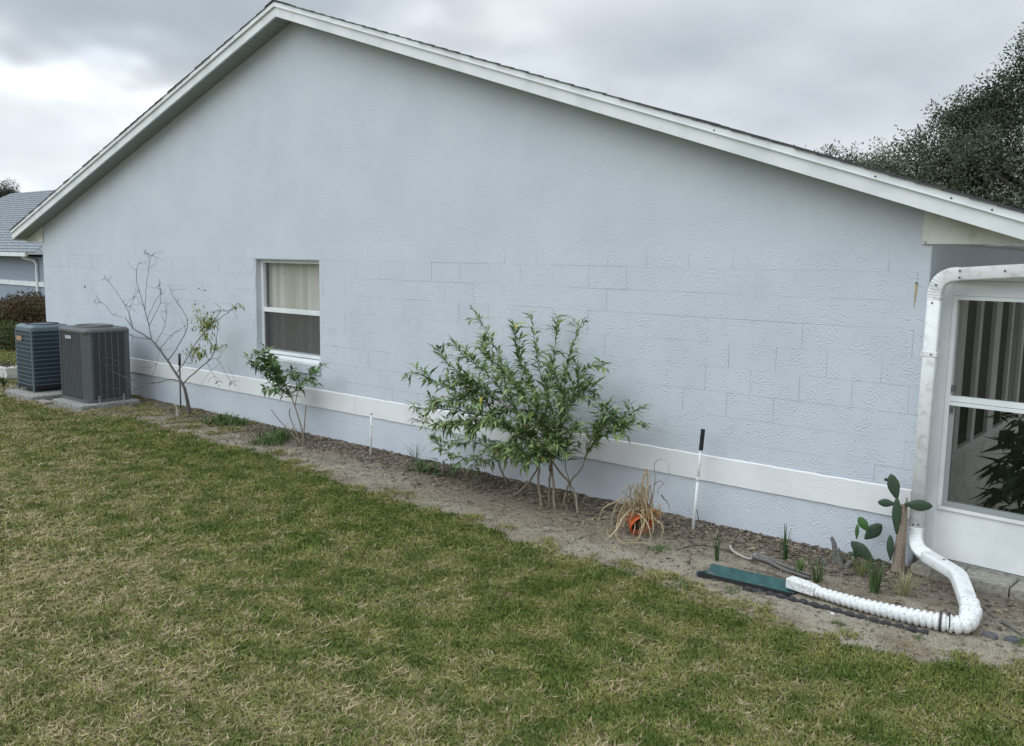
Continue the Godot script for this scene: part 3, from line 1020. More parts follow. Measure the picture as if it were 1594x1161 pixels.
func build_sunroom() -> void:
	var s := thing("sunroom", "white framed glass sunroom built onto the right end of the house", "sunroom", Vector3(14.536, 0, -0.10))
	s.rotation.y = -deg_to_rad(4.0)
	var L := 3.2
	var st := new_st()
	soft_box(st, Vector3(0.012, 0.125, -0.07), Vector3(0.135, 2.13, 0.0), 0.006)
	obj("corner_post", st, M.white, s)
	st = new_st()
	box(st, Vector3(0.135, 2.025, -0.07), Vector3(L, 2.13, -0.004))
	obj("header", st, M.white, s)
	st = new_st()
	box(st, Vector3(0.012, 2.136, -3.6), Vector3(L + 0.05, 2.165, 0.03))
	obj("roof_panel", st, M.white, s)
	st = new_st()
	box(st, Vector3(0.135, 0.128, -0.07), Vector3(L, 0.485, -0.012))
	obj("kick_panel", st, M.white, s)
	st = new_st()
	soft_box(st, Vector3(0.135, 0.486, -0.07), Vector3(L, 0.512, 0.004), 0.005)
	obj("sill_rail", st, M.white, s)
	st = new_st()
	box(st, Vector3(0.0, -0.15, -3.6), Vector3(L, 0.122, -0.01))
	obj("foundation", st, M.concrete, s)
	st = new_st()
	box(st, Vector3(0.02, 0.1225, -3.53), Vector3(L - 0.07, 0.128, -0.075))  # pale slab added to bounce light into the sunroom
	obj("bounce_floor", st, M.cream, s)
	for k in 2:
		var a := 0.135 + k * 1.55
		var b := a + 1.5
		var w := part("window", s)
		st = new_st()
		for q in [[a, 0.512, a + 0.03, 2.025], [b - 0.03, 0.512, b, 2.025], [a + 0.03, 1.995, b - 0.03, 2.025]]:
			box(st, Vector3(q[0], q[1] + 0.002, -0.06), Vector3(q[2], q[3] - 0.002, 0.006))
		obj("frame", st, M.white, w)
		st = new_st()
		soft_box(st, Vector3(a + 0.024, 1.25, -0.055), Vector3(b - 0.024, 1.275, 0.012), 0.004)
		soft_box(st, Vector3(a + 0.024, 1.279, -0.055), Vector3(b - 0.024, 1.315, 0.004), 0.004)
		obj("meeting_rail", st, M.white, w)
		st = new_st()
		box(st, Vector3(a + 0.031, 0.516, -0.045), Vector3(a + 0.062, 1.249, -0.012))
		box(st, Vector3(a + 0.031, 0.514, -0.05), Vector3(b - 0.031, 0.548, 0.002))
		box(st, Vector3(b - 0.062, 0.55, -0.045), Vector3(b - 0.031, 1.249, -0.012))
		obj("sash_frame", st, M.aluminium, w)
		st = new_st()
		box(st, Vector3(a + 0.03, 1.315, -0.035), Vector3(b - 0.03, 1.995, -0.031))
		obj("pane", st, M.glass, w)
		st = new_st()
		box(st, Vector3(a + 0.062, 0.548, -0.025), Vector3(b - 0.062, 1.25, -0.021))
		obj("pane", st, M.glass, w)
		for q in [[a + 0.034, 1.345], [a + 0.034, 1.19]]:
			st = new_st()
			box(st, Vector3(q[0], q[1], -0.03), Vector3(q[0] + 0.02, q[1] + 0.045, -0.004))
			obj("latch", st, M.unit_grey, w)
		if k == 0:
			st = new_st()
			box(st, Vector3(b + 0.002, 0.512, -0.07), Vector3(b + 0.048, 2.024, -0.002))
			obj("post", st, M.white, s)
	# far sides: knee walls, posts and panes
	for side in 2:
		var w := part("window", s)
		st = new_st()
		var g := new_st()
		if side == 0:
			box(st, Vector3(L - 0.06, 0.125, -3.6), Vector3(L, 0.55, -0.08))
			box(st, Vector3(L - 0.06, 2.0, -3.6), Vector3(L, 2.13, -0.08))
			for k in 4:
				box(st, Vector3(L - 0.06, 0.551, -3.6 + k * 1.14), Vector3(L, 1.999, -3.53 + k * 1.14))
			box(g, Vector3(L - 0.035, 0.551, -3.5), Vector3(L - 0.031, 1.999, -0.12))
		else:
			box(st, Vector3(0.05, 0.125, -3.6), Vector3(L - 0.062, 0.55, -3.54))
			box(st, Vector3(0.05, 2.0, -3.6), Vector3(L - 0.062, 2.13, -3.54))
			for k in 4:
				box(st, Vector3(0.05 + k * 1.0, 0.551, -3.6), Vector3(0.12 + k * 1.0, 1.999, -3.54))
			box(g, Vector3(0.12, 0.551, -3.575), Vector3(L - 0.1, 1.999, -3.571))
		obj("frame", st, M.white, w)
		obj("pane", g, M.glass, w)
	# potted plant inside
	var p := thing("potted_plant", "dark leafy houseplant standing behind the sunroom glass", "houseplant", Vector3(15.36, 0.125, -0.80))
	st = new_st(true)
	lathe(st, [Vector2(0.001, 0.0), Vector2(0.13, 0.0), Vector2(0.17, 0.28), Vector2(0.18, 0.28), Vector2(0.18, 0.31), Vector2(0.15, 0.31), Vector2(0.14, 0.26), Vector2(0.001, 0.26)], 20)
	obj("pot", st, M.slate, p)
	st = new_st()
	var fl := new_st()
	for k in 80:
		var a := rng.randf() * TAU
		var up := R(0.05, 0.75) if k < 66 else R(0.7, 1.15)
		var outw := R(0.1, 0.42) if k < 66 else R(0.02, 0.25)
		var tip := Vector3(cos(a) * outw, 0.25 + up, sin(a) * outw * 0.8)
		var path := spline([Vector3(R(-0.05, 0.05), 0.27, R(-0.05, 0.05)), Vector3(tip.x * 0.4, 0.25 + up * 0.6, tip.z * 0.4), tip], 4)
		tube(st, path, 0.006, 0.003, 5)
		for j in 9:
			var d := (Vector3(cos(a), 0, sin(a)) + rdir() * 0.8 + Vector3(0, -0.15, 0)).normalized()
			leaf(fl, tip + rdir() * 0.06, d, Vector3(0, 1, 0) + rdir() * 0.4, R(0.14, 0.28), R(0.05, 0.09), Color(0.008, 0.020, 0.010) * R(0.7, 1.8), 0.25)
	obj("stems", st, M.green_twig, p)
	obj("foliage", fl, M.house_leaf, p)
	# paving stones along its foot
	var strip := Node3D.new()
	strip.name = "paving_strip"
	strip.position = Vector3(14.536, 0, -0.10)
	strip.rotation.y = -deg_to_rad(4.0)
	add_child(strip)
	kind(strip, "structure", "row of grey brown paving stones along the foot of the sunroom")
	for k in 10:
		st = new_st()
		var a := 0.05 + k * 0.325
		var o := PackedVector2Array([Vector2(a + 0.004, 0.20), Vector2(a + 0.317, 0.20 + R(-0.008, 0.008)), Vector2(a + 0.317, -0.006), Vector2(a + 0.004, -0.006)])
		var y1 := 0.098 + R(-0.004, 0.004)
		prism(st, o, -0.05, y1, 0.010)
		obj("paver", st, M.paver, strip)

# ---------------------------------------------------------------- neighbour

func build_neighbour() -> void:
	var h := thing("neighbour_house", "grey blue neighbouring house with pale shingle hip roof", "house")
	var st := new_st()
	box(st, Vector3(-30.0, -0.6, -14.0), Vector3(-14.55, 2.02, -6.0))
	obj("wall", st, M.far_wall, h)
	st = new_st()
	box(st, Vector3(-30.0, 1.035, -6.0), Vector3(-14.55, 1.19, -5.96))
	obj("trim_band", st, M.white, h)
	st = new_st()
	# hip roof
	var e := [Vector3(-30.4, 2.16, -5.6), Vector3(-14.2, 2.16, -5.6), Vector3(-14.2, 2.16, -14.4), Vector3(-30.4, 2.16, -14.4)]
	var r0 := Vector3(-27.2, 4.75, -10.0)
	var r1 := Vector3(-18.3, 4.75, -10.0)
	quad(st, e[0], e[1], r1, r0)
	tri(st, e[1], e[2], r1)
	quad(st, e[2], e[3], r0, r1)
	tri(st, e[3], e[0], r0)
	quad(st, e[3], e[2], e[1], e[0])
	var roof := obj("roof", st, M.far_shingle, h)
	# shingle courses as shallow steps
	for k in 26:
		st = new_st()
		var t := k / 26.0
		var a: Vector3 = e[0].lerp(r0, t)
		var b: Vector3 = e[1].lerp(r1, t)
		var a2: Vector3 = e[0].lerp(r0, t + 1.0 / 26)
		var b2: Vector3 = e[1].lerp(r1, t + 1.0 / 26)
		var up := Vector3(0, 0.035, 0.012)
		hexa(st, [a, b, b2, a2, a + up, b + up, b2 + up * 0.3, a2 + up * 0.3])
		obj("shingle_course", st, M.far_shingle, roof)
	st = new_st()
	hexa(st, [Vector3(-17.6, 3.2, -9.0), Vector3(-12.0, 3.2, -9.0), Vector3(-12.0, 3.2, -13.0), Vector3(-17.6, 3.2, -13.0),
		Vector3(-17.2, 4.38, -9.6), Vector3(-12.0, 4.38, -9.6), Vector3(-12.0, 4.38, -10.4), Vector3(-17.2, 4.38, -10.4)])
	obj("roof_wing", st, M.far_shingle, roof)
	st = new_st()
	box(st, Vector3(-30.4, 2.03, -5.66), Vector3(-14.9, 2.155, -5.56))
	obj("gutter", st, M.white, h)
	st = new_st()
	sweep(st, spline([Vector3(-15.25, 2.04, -5.62), Vector3(-15.24, 1.97, -5.68), Vector3(-15.06, 1.9, -5.88), Vector3(-14.98, 1.78, -5.93), Vector3(-14.98, 1.6, -5.93)], 4), round_rect(0.08, 0.06, 0.015))
	sweep(st, [Vector3(-14.98, 1.6, -5.93), Vector3(-14.98, -0.2, -5.93)], round_rect(0.08, 0.06, 0.015), [], Vector3(0, 0, 1))
	obj("downspout", st, M.white, h)

# ---------------------------------------------------------------- trees

func cluster_mesh(n: int, radius: float, llen: float, lwid: float) -> Mesh:
	var st := new_st()
	for k in n:
		var p := rdir() * radius * pow(rng.randf(), 0.4)
		var d := (p.normalized() + rdir() * 0.7 + Vector3(0, -0.1, 0)).normalized()
		leaf(st, p, d, rdir(), llen * R(0.7, 1.25), lwid * R(0.8, 1.2), Color.WHITE * R(0.75, 1.3), 0.1)
	st.generate_normals()
	return st.commit()

func crown(parent: Node, mesh: Mesh, lobes: Array, many: int, cols: Array, m: Material, hollow := 0.45) -> void:
	var xf := []
	var cc := []
	var total := 0.0
	for l in lobes:
		total += pow(l[1].x * l[1].y * l[1].z, 0.67)
	for l in lobes:
		var n := int(many * pow(l[1].x * l[1].y * l[1].z, 0.67) / total)
		for k in n:
			var r := pow(rng.randf(), hollow)
			if rng.randf() < 0.04:
				r = R(1.0, 1.18)
			var d := rdir()
			var p: Vector3 = l[0] + d * l[1] * r * (1.0 + 0.35 * fine.get_noise_3dv(d * 60.0 + l[0] * 10.0))
			# leave gaps
			if fine.get_noise_3dv(p * 26.0) < R(-0.42, 0.07):
				continue
			var b := Basis.from_euler(Vector3(R(0, TAU), R(0, TAU), R(0, TAU))).scaled(Vector3.ONE * R(0.6, 1.25))
			xf.append(Transform3D(b, p))
			var t := clampf(0.5 + 0.9 * fine.get_noise_3dv(p * 14.0 + Vector3(50, 0, 0)) + R(-0.25, 0.25), 0.0, 0.999) * (cols.size() - 1)
			cc.append((cols[int(t)] as Color).lerp(cols[int(t) + 1], t - int(t)))
	scatter("crown", mesh, m, xf, cc, parent)

func build_trees() -> void:
	var t := thing("oak_tree", "large dark evergreen oak rising behind the right roof slope", "tree", Vector3(13.6, 0, -16.2))
	var st := new_st(true)
	tube(st, spline([Vector3(0, -0.2, 0), Vector3(0.1, 1.2, 0), Vector3(0.0, 2.4, 0.1), Vector3(0.3, 3.8, 0), Vector3(0.4, 5.4, 0.2)], 4), 0.42, 0.12, 10)
	obj("trunk", st, M.oak_bark, t)
	for q in [[Vector3(-5.0, 4.5, 0.4), 2.2], [Vector3(-3.2, 5.0, -0.6), 2.5], [Vector3(-1.6, 6.2, 0.2), 3.0], [Vector3(2.6, 5.6, 0.3), 2.6], [Vector3(1.2, 6.6, -0.8), 3.4], [Vector3(-2.2, 4.4, 1.4), 2.2], [Vector3(3.4, 4.2, 0.8), 2.2]]:
		st = new_st(true)
		var tip: Vector3 = q[0]
		var b := Vector3(0.05, q[1], 0.05)
		tube(st, spline([b, b.lerp(tip, 0.35) + Vector3(0, 0.3, 0), b.lerp(tip, 0.7) + Vector3(0, 0.1, 0.1), tip], 4), 0.15, 0.025, 7)
		obj("limb", st, M.oak_bark, t)
	var cm := cluster_mesh(24, 0.21, 0.09, 0.036)
	var lobes := [[Vector3(0.4, 4.6, 0), Vector3(2.9, 2.1, 2.4)], [Vector3(-2.6, 4.55, 0.2), Vector3(1.5, 1.15, 1.6)], [Vector3(-4.2, 4.25, 0.3), Vector3(1.4, 0.85, 1.3)], [Vector3(-5.6, 4.3, 0.3), Vector3(1.1, 0.75, 0.9)],
		[Vector3(-6.5, 3.95, 0.3), Vector3(0.9, 0.65, 0.7)], [Vector3(-7.2, 3.8, 0.3), Vector3(0.7, 0.55, 0.6)], [Vector3(-2.3, 5.75, 0.1), Vector3(0.8, 0.6, 0.8)], [Vector3(-1.1, 6.3, 0.1), Vector3(1.2, 0.95, 1.1)], [Vector3(-2.9, 5.6, -0.2), Vector3(0.9, 0.5, 0.9)], [Vector3(-0.4, 7.0, 0.1), Vector3(1.4, 0.85, 1.1)], [Vector3(2.6, 4.8, 0.3), Vector3(2.4, 2.3, 2.2)], [Vector3(1.6, 6.7, 0.0), Vector3(1.5, 1.0, 1.4)], [Vector3(-1.4, 3.3, 0.5), Vector3(2.8, 0.9, 1.6)]]
	crown(t, cm, lobes, 13500, [Color(0.034, 0.046, 0.025), Color(0.075, 0.096, 0.055), Color(0.20, 0.22, 0.15)], M.far_leaf, 0.5)

	t = thing("distant_tree", "dark tree top showing above the neighbouring roof", "tree", Vector3(-39.5, 0, -14.5))
	st = new_st(true)
	tube(st, [Vector3(0, -0.2, 0), Vector3(0.1, 3.0, 0), Vector3(0, 5.2, 0)], 0.25, 0.08, 8)
	obj("trunk", st, M.oak_bark, t)
	crown(t, cm, [[Vector3(0.15, 5.2, 0), Vector3(0.5, 0.95, 0.6)], [Vector3(-0.7, 4.9, 0.2), Vector3(0.6, 0.8, 0.6)]], 700, [Color(0.03, 0.038, 0.024), Color(0.07, 0.08, 0.045)], M.far_leaf)

	# shrubs at the far left
	var sm := cluster_mesh(22, 0.13, 0.07, 0.03)
	var shrubs := [["shrub", "reddish brown leafy shrub beyond the house corner", Vector3(-7.7, 0, -2.7), [[Vector3(0, 0.55, 0), Vector3(1.5, 0.5, 0.8)], [Vector3(0.6, 0.72, 0.1), Vector3(0.8, 0.38, 0.6)]], [Color(0.045, 0.030, 0.018), Color(0.10, 0.060, 0.034), Color(0.08, 0.082, 0.032)], 1000],
		["shrub", "low green shrub in front of the reddish shrub", Vector3(-5.2, 0, -1.5), [[Vector3(0, 0.25, 0), Vector3(1.1, 0.30, 0.55)]], [Color(0.03, 0.04, 0.012), Color(0.08, 0.10, 0.03), Color(0.12, 0.10, 0.04)], 420],
		["shrub", "dark green shrub against the neighbouring house", Vector3(-9.6, 0, -3.6), [[Vector3(0, 0.5, 0), Vector3(1.2, 0.5, 0.7)]], [Color(0.02, 0.03, 0.012), Color(0.05, 0.06, 0.022)], 500]]
	for s in shrubs:
		var o := thing(s[0], s[1], "shrub", s[2], "")
		st = new_st()
		for k in 7:
			var a := rng.randf() * TAU
			bar(st, Vector3(0, -0.05, 0), Vector3(cos(a) * 0.5, R(0.3, 0.55), sin(a) * 0.3), 0.012, 5)
		obj("stems", st, M.twig, o)
		crown(o, sm, s[3], s[5], s[4], M.far_leaf, 0.4)

# ---------------------------------------------------------------- air conditioners

func build_coolers() -> void:
	var pad := new_st()
	soft_box(pad, Vector3(-0.50, -0.12, -0.46), Vector3(0.44, 0.082, 0.40), 0.012)
	var p1 := obj("concrete_pad", pad, M.concrete)
	p1.position = Vector3(3.38, 0, 0.76)
	tag(p1, "concrete pad under the grey air conditioner", "concrete pad")
	pad = new_st()
	soft_box(pad, Vector3(-0.50, -0.12, -0.40), Vector3(0.50, 0.085, 0.38), 0.012)
	var p2 := obj("concrete_pad", pad, M.concrete)
	p2.position = Vector3(2.02, 0, 0.92)
	tag(p2, "concrete pad under the dark blue air conditioner", "concrete pad")

	# grey unit with upright ribs
	var u := thing("air_conditioner", "tall grey air conditioner with upright ribs beside the bare tree", "air conditioner", Vector3(3.25, 0.083, 0.675))
	var wx := 0.44
	var wz := 0.345
	var H := 1.06
	var st := new_st()
	prism(st, oct(wx, wz, 0.09), 0.0, 0.045, 0.0)
	obj("base_pan", st, M.unit_grey, u)
	st = new_st()
	prism(st, oct(wx - 0.02, wz - 0.02, 0.085), 0.045, H - 0.06, 0.0)
	obj("coil", st, M.unit_fin, u)
	st = new_st()
	prism(st, oct(wx + 0.004, wz + 0.004, 0.09), H - 0.06, H, 0.03)
	obj("top_cover", st, M.unit_grey, u)
	# fan guard: a low ring with wire rings over a dark well
	st = new_st(true)
	lathe(st, [Vector2(0.255, H - 0.01), Vector2(0.262, H + 0.02), Vector2(0.25, H + 0.026), Vector2(0.24, H + 0.005)], 28)
	obj("fan_collar", st, M.unit_grey, u)
	st = new_st()
	for k in 8:
		var rr := 0.03 + k * 0.028
		for i in 24:
			bar(st, Vector3(cos(TAU * i / 24) * rr, H + 0.016, sin(TAU * i / 24) * rr), Vector3(cos(TAU * (i + 1) / 24) * rr, H + 0.016, sin(TAU * (i + 1) / 24) * rr), 0.003, 4)
	obj("fan_guard", st, M.unit_grey_light, u)
	# corner columns and ribs
	for q in [[1, 1], [1, -1], [-1, 1], [-1, -1]]:
		st = new_st()
		var o := PackedVector2Array([Vector2(wx - 0.10, wz), Vector2(wx - 0.088, wz + 0.003), Vector2(wx + 0.003, wz - 0.088), Vector2(wx, wz - 0.10), Vector2(wx - 0.02, wz - 0.10), Vector2(wx - 0.10, wz - 0.02)])
		var oo := PackedVector2Array()
		for v in o:
			oo.append(Vector2(v.x * q[0], v.y * q[1]))
		if q[0] * q[1] < 0:
			oo.reverse()
		prism(st, oo, 0.045, H - 0.058, 0.0)
		obj("corner_column", st, M.unit_grey, u)
	var slats := new_st()
	for k in 52:
		var y := 0.07 + k * 0.0178
		box(slats, Vector3(-wx + 0.10, y, wz - 0.018), Vector3(wx - 0.10, y + 0.006, wz - 0.006))
		box(slats, Vector3(wx - 0.018, y, -wz + 0.10), Vector3(wx - 0.006, y + 0.006, wz - 0.10))
		box(slats, Vector3(-wx + 0.006, y, -wz + 0.10), Vector3(-wx + 0.018, y + 0.006, wz - 0.10))
	kind(obj("louvres", slats, M.unit_grey, u), "stuff")
	for k in 9:
		st = new_st()
		var x := lerpf(-wx + 0.115, wx - 0.115, k / 8.0)
		box(st, Vector3(x - 0.005, 0.046, wz - 0.01), Vector3(x + 0.005, H - 0.06, wz - 0.002))
		obj("rib", st, M.unit_grey, u)
	for k in 6:
		st = new_st()
		var z := lerpf(-wz + 0.115, wz - 0.115, k / 5.0)
		box(st, Vector3(wx - 0.01, 0.046, z - 0.005), Vector3(wx - 0.002, H - 0.06, z + 0.005))
		obj("rib", st, M.unit_grey_light, u)
	st = new_st()
	box(st, Vector3(-wx + 0.30, 0.9, wz + 0.002), Vector3(-wx + 0.48, 0.945, wz + 0.012))
	obj("badge", st, M.badge, u)
	for z in [-0.2, 0.16]:
		st = new_st()
		box(st, Vector3(wx + 0.004, -0.01, z), Vector3(wx + 0.012, 0.10, z + 0.025))
		obj("hold_down_strap", st, M.steel, u)

	# blue unit with horizontal bands
	u = thing("air_conditioner", "dark blue air conditioner with pale horizontal guard bands", "air conditioner", Vector3(1.86, 0.086, 0.83))
	wx = 0.30
	wz = 0.30
	H = 1.02
	st = new_st()
	prism(st, oct(wx, wz, 0.05), 0.05, 0.10, 0.0)
	obj("base_pan", st, M.unit_coil, u)
	st = new_st()
	prism(st, oct(wx - 0.02, wz - 0.02, 0.06), 0.10, H - 0.08, 0.0)
	obj("coil", st, M.unit_coil, u)
	st = new_st()
	prism(st, oct(wx, wz, 0.06), H - 0.09, H, 0.035)
	obj("top_cover", st, M.unit_blue_light, u)
	st = new_st(true)
	lathe(st, [Vector2(0.23, H - 0.02), Vector2(0.235, H + 0.012), Vector2(0.225, H + 0.015), Vector2(0.215, H)], 28)
	obj("fan_collar", st, M.unit_coil, u)
	for k in 13:
		st = new_st()
		var y := 0.105 + k * 0.064
		ring_band(st, oct(wx + 0.002, wz + 0.002, 0.05), oct(wx - 0.012, wz - 0.012, 0.05), y, y + 0.011)
		obj("guard_band", st, M.unit_blue_light, u)
		st = new_st()
		ring_band(st, oct(wx - 0.008, wz - 0.008, 0.05), oct(wx - 0.02, wz - 0.02, 0.05), y + 0.016, y + 0.06)
		obj("guard_slat", st, M.unit_blue, u)
	for q in [[1, 1], [1, -1], [-1, 1], [-1, -1]]:
		st = new_st()
		bar(st, Vector3(q[0] * (wx - 0.02), 0.0, q[1] * (wz - 0.02)), Vector3(q[0] * (wx - 0.02), H - 0.08, q[1] * (wz - 0.02)), 0.016, 8)
		obj("corner_post", st, M.unit_blue_light, u)
	st = new_st()
	box(st, Vector3(-wx + 0.10, 0.775, wz + 0.002), Vector3(-wx + 0.28, 0.845, wz + 0.01))
	obj("badge", st, M.badge_tan, u)

func oct(x: float, z: float, c: float) -> PackedVector2Array:
	return PackedVector2Array([Vector2(-x + c, z), Vector2(x - c, z), Vector2(x - c * 0.3, z - c * 0.3), Vector2(x, z - c), Vector2(x, -z + c), Vector2(x - c * 0.3, -z + c * 0.3), Vector2(x - c, -z), Vector2(-x + c, -z), Vector2(-x + c * 0.3, -z + c * 0.3), Vector2(-x, -z + c), Vector2(-x, z - c), Vector2(-x + c * 0.3, z - c * 0.3)])

func ring_band(st: SurfaceTool, o: PackedVector2Array, i: PackedVector2Array, y0: float, y1: float) -> void:
	for k in o.size():
		var j := (k + 1) % o.size()
		var a := Vector3(o[k].x, y0, o[k].y)
		var b := Vector3(o[j].x, y0, o[j].y)
		var c := Vector3(i[k].x, y0, i[k].y)
		var d := Vector3(i[j].x, y0, i[j].y)
		var u := Vector3(0, y1 - y0, 0)
		quad(st, a, b, b + u, a + u)
		quad(st, a + u, b + u, d + u, c + u)
		quad(st, c, d, b, a)

# ---------------------------------------------------------------- plants

func V(x: float, y: float, z: float) -> Vector3:
	return Vector3(x, maxf(y, 0.005), z)

# leaves set alternately along a path, from share t0 on
func leafy(st: SurfaceTool, path: Array, t0: float, gap: float, length: float, width: float, lo: Color, hi: Color, droop: float, lift: float) -> void:
	var total := 0.0
	for i in path.size() - 1:
		total += (path[i + 1] - path[i]).length()
	var s := total * t0
	var flip := 1.0
	while s < total:
		var acc := 0.0
		for i in path.size() - 1:
			var seg: float = (path[i + 1] - path[i]).length()
			if acc + seg >= s:
				var p: Vector3 = path[i].lerp(path[i + 1], (s - acc) / seg)
				var t: Vector3 = (path[i + 1] - path[i]).normalized()
				var side := t.cross(Vector3.UP)
				side = (side if side.length() > 0.1 else Vector3.RIGHT).normalized().rotated(t, R(-0.9, 0.9))
				var d := (t * 0.75 + side * flip * 0.85 + Vector3(0, lift, 0) + rdir() * 0.25).normalized()
				var f := s / total
				var k := (1.0 - 0.45 * smoothstep(0.75, 1.0, f)) * R(0.75, 1.2)
				var c := lo.lerp(hi, clampf(R(-0.2, 0.7) + 0.5 * smoothstep(0.7, 1.0, f), 0.0, 1.0))
				if rng.randf() < 0.006:
					c = Color(0.42, 0.36, 0.06)
				elif rng.randf() < 0.010:
					c = Color(0.20, 0.13, 0.06)
				leaf(st, p, d, Vector3(0, 1, 0) + rdir() * 0.45, length * k * R(0.7, 1.25), width * k, c, droop * R(0.3, 2.0))
				break
			acc += seg
		flip = -flip
		s += gap * R(0.7, 1.3)

func side_twigs(st: SurfaceTool, fl: SurfaceTool, path: Array, t0: float, many: int, length: float, r: float, gap: float, ll: float, lw: float, lo: Color, hi: Color) -> void:
	for k in many:
		var f := lerpf(t0, 0.97, (k + rng.randf()) / many) * (path.size() - 1)
		var i := mini(int(f), path.size() - 2)
		var p: Vector3 = path[i].lerp(path[i + 1], f - i)
		var t: Vector3 = (path[i + 1] - path[i]).normalized()
		var d := (t * 0.8 + rdir() * 0.8 + Vector3(0, 0.10, 0)).normalized()
		var n := length * R(0.45, 1.3) * (1.0 - 0.55 * f / path.size())
		var q := p + d * n * 0.5 + Vector3(0, 0.012, 0)
		var e := p + d * n + Vector3(0, -0.02 * n, 0)
		var tw := spline([p, q, e], 3)
		tube(st, tw, r, r * 0.5, 4)
		leafy(fl, tw, 0.12, gap, ll, lw, lo, hi, 0.18, 0.05)

func build_plants() -> void:
	# --- bare little tree with a few leaves on its right side
	var t := thing("bare_tree", "mostly bare small tree with a few yellow green leaves by the window", "small tree", Vector3.ZERO)
	var br := [
		[[V(5.18, -0.02, 0.30), V(5.16, 0.10, 0.30), V(5.11, 0.31, 0.31), V(5.03, 0.45, 0.32), V(4.69, 0.73, 0.33), V(4.27, 0.99, 0.33), V(3.78, 1.13, 0.34), V(3.54, 1.29, 0.35)], 0.030, 0.005],
		[[V(3.78, 1.14, 0.35), V(3.72, 1.40, 0.39), V(3.54, 1.60, 0.42), V(3.38, 1.76, 0.46), V(3.30, 1.84, 0.50)], 0.006, 0.003],
		[[V(4.24, 1.01, 0.32), V(4.09, 1.30, 0.29), V(3.90, 1.50, 0.25), V(3.70, 1.78, 0.22), V(3.63, 2.00, 0.18), V(3.70, 2.10, 0.15)], 0.009, 0.003],
		[[V(4.01, 1.40, 0.28), V(4.05, 1.62, 0.28), V(4.14, 1.88, 0.29), V(4.21, 2.13, 0.29), V(4.11, 2.24, 0.30)], 0.006, 0.003],
		[[V(4.15, 1.20, 0.30), V(4.46, 1.43, 0.33), V(4.62, 1.58, 0.37), V(4.68, 1.88, 0.40)], 0.006, 0.003],
		[[V(4.10, 1.26, 0.30), V(4.26, 1.52, 0.27), V(4.42, 1.70, 0.23), V(4.03, 1.73, 0.20)], 0.005, 0.002],
		[[V(4.23, 1.01, 0.33), V(3.78, 0.99, 0.28), V(3.43, 1.01, 0.22), V(3.07, 1.03, 0.16)], 0.008, 0.003],
		[[V(5.03, 0.44, 0.31), V(4.92, 0.48, 0.33), V(4.74, 0.48, 0.36), V(4.38, 0.39, 0.45), V(3.89, 0.47, 0.62), V(3.75, 0.62, 0.78), V(3.74, 0.68, 0.82), V(3.80, 0.73, 0.72), V(3.93, 0.64, 0.6)], 0.011, 0.004],
		[[V(4.48, 0.42, 0.42), V(4.17, 0.33, 0.55), V(3.92, 0.30, 0.73), V(3.76, 0.39, 0.9), V(3.77, 0.47, 0.95)], 0.006, 0.003],
		[[V(4.27, 0.37, 0.47), V(4.0, 0.20, 0.6), V(3.86, 0.15, 0.77), V(3.76, 0.23, 0.9), V(3.83, 0.34, 0.9)], 0.005, 0.003],
		[[V(4.67, 0.73, 0.32), V(4.84, 0.89, 0.29), V(5.11, 1.17, 0.28), V(5.15, 1.34, 0.28), V(4.95, 1.51, 0.27), V(4.73, 1.68, 0.26), V(4.66, 1.79, 0.25)], 0.009, 0.003],
		[[V(4.88, 0.57, 0.32), V(5.16, 0.77, 0.33), V(5.52, 1.08, 0.35), V(5.83, 1.26, 0.38), V(6.05, 1.41, 0.40), V(6.20, 1.55, 0.42), V(6.11, 1.60, 0.45)], 0.009, 0.003],
		[[V(5.93, 1.33, 0.38), V(6.23, 1.46, 0.38), V(6.49, 1.55, 0.42), V(6.63, 1.63, 0.45)], 0.006, 0.003],
		[[V(5.04, 0.44, 0.31), V(5.37, 0.62, 0.34), V(5.78, 0.81, 0.38), V(6.03, 0.97, 0.42), V(6.14, 1.13, 0.46), V(6.28, 1.37, 0.50)], 0.012, 0.003],
		[[V(5.80, 0.82, 0.39), V(6.07, 0.89, 0.42), V(6.28, 0.78, 0.45), V(6.48, 0.63, 0.47), V(6.65, 0.60, 0.50)], 0.005, 0.002],
		[[V(5.78, 0.81, 0.38), V(5.87, 0.67, 0.35), V(6.03, 0.55, 0.30)], 0.004, 0.002],
		[[V(4.37, 0.95, 0.33), V(4.43, 1.17, 0.23), V(4.40, 1.33, 0.17), V(4.33, 1.54, 0.10)], 0.006, 0.002],
		[[V(4.49, 0.88, 0.33), V(4.66, 1.08, 0.25), V(4.93, 1.22, 0.20), V(5.04, 1.28, 0.15)], 0.006, 0.002],
		[[V(5.13, 0.75, 0.33), V(5.33, 0.76, 0.33), V(5.32, 0.89, 0.37), V(5.30, 0.99, 0.40)], 0.005, 0.002],
		[[V(3.70, 1.18, 0.34), V(3.54, 1.38, 0.27), V(3.65, 1.60, 0.23), V(3.72, 1.72, 0.20)], 0.005, 0.002],
		[[V(4.38, 0.40, 0.43), V(4.28, 0.73, 0.25), V(4.22, 0.90, 0.20)], 0.004, 0.002],
		[[V(3.50, 1.28, 0.36), V(3.38, 1.32, 0.45), V(3.30, 1.44, 0.5), V(3.20, 1.51, 0.60)], 0.005, 0.002]]
	var st: SurfaceTool
	var twigs := new_st(true)
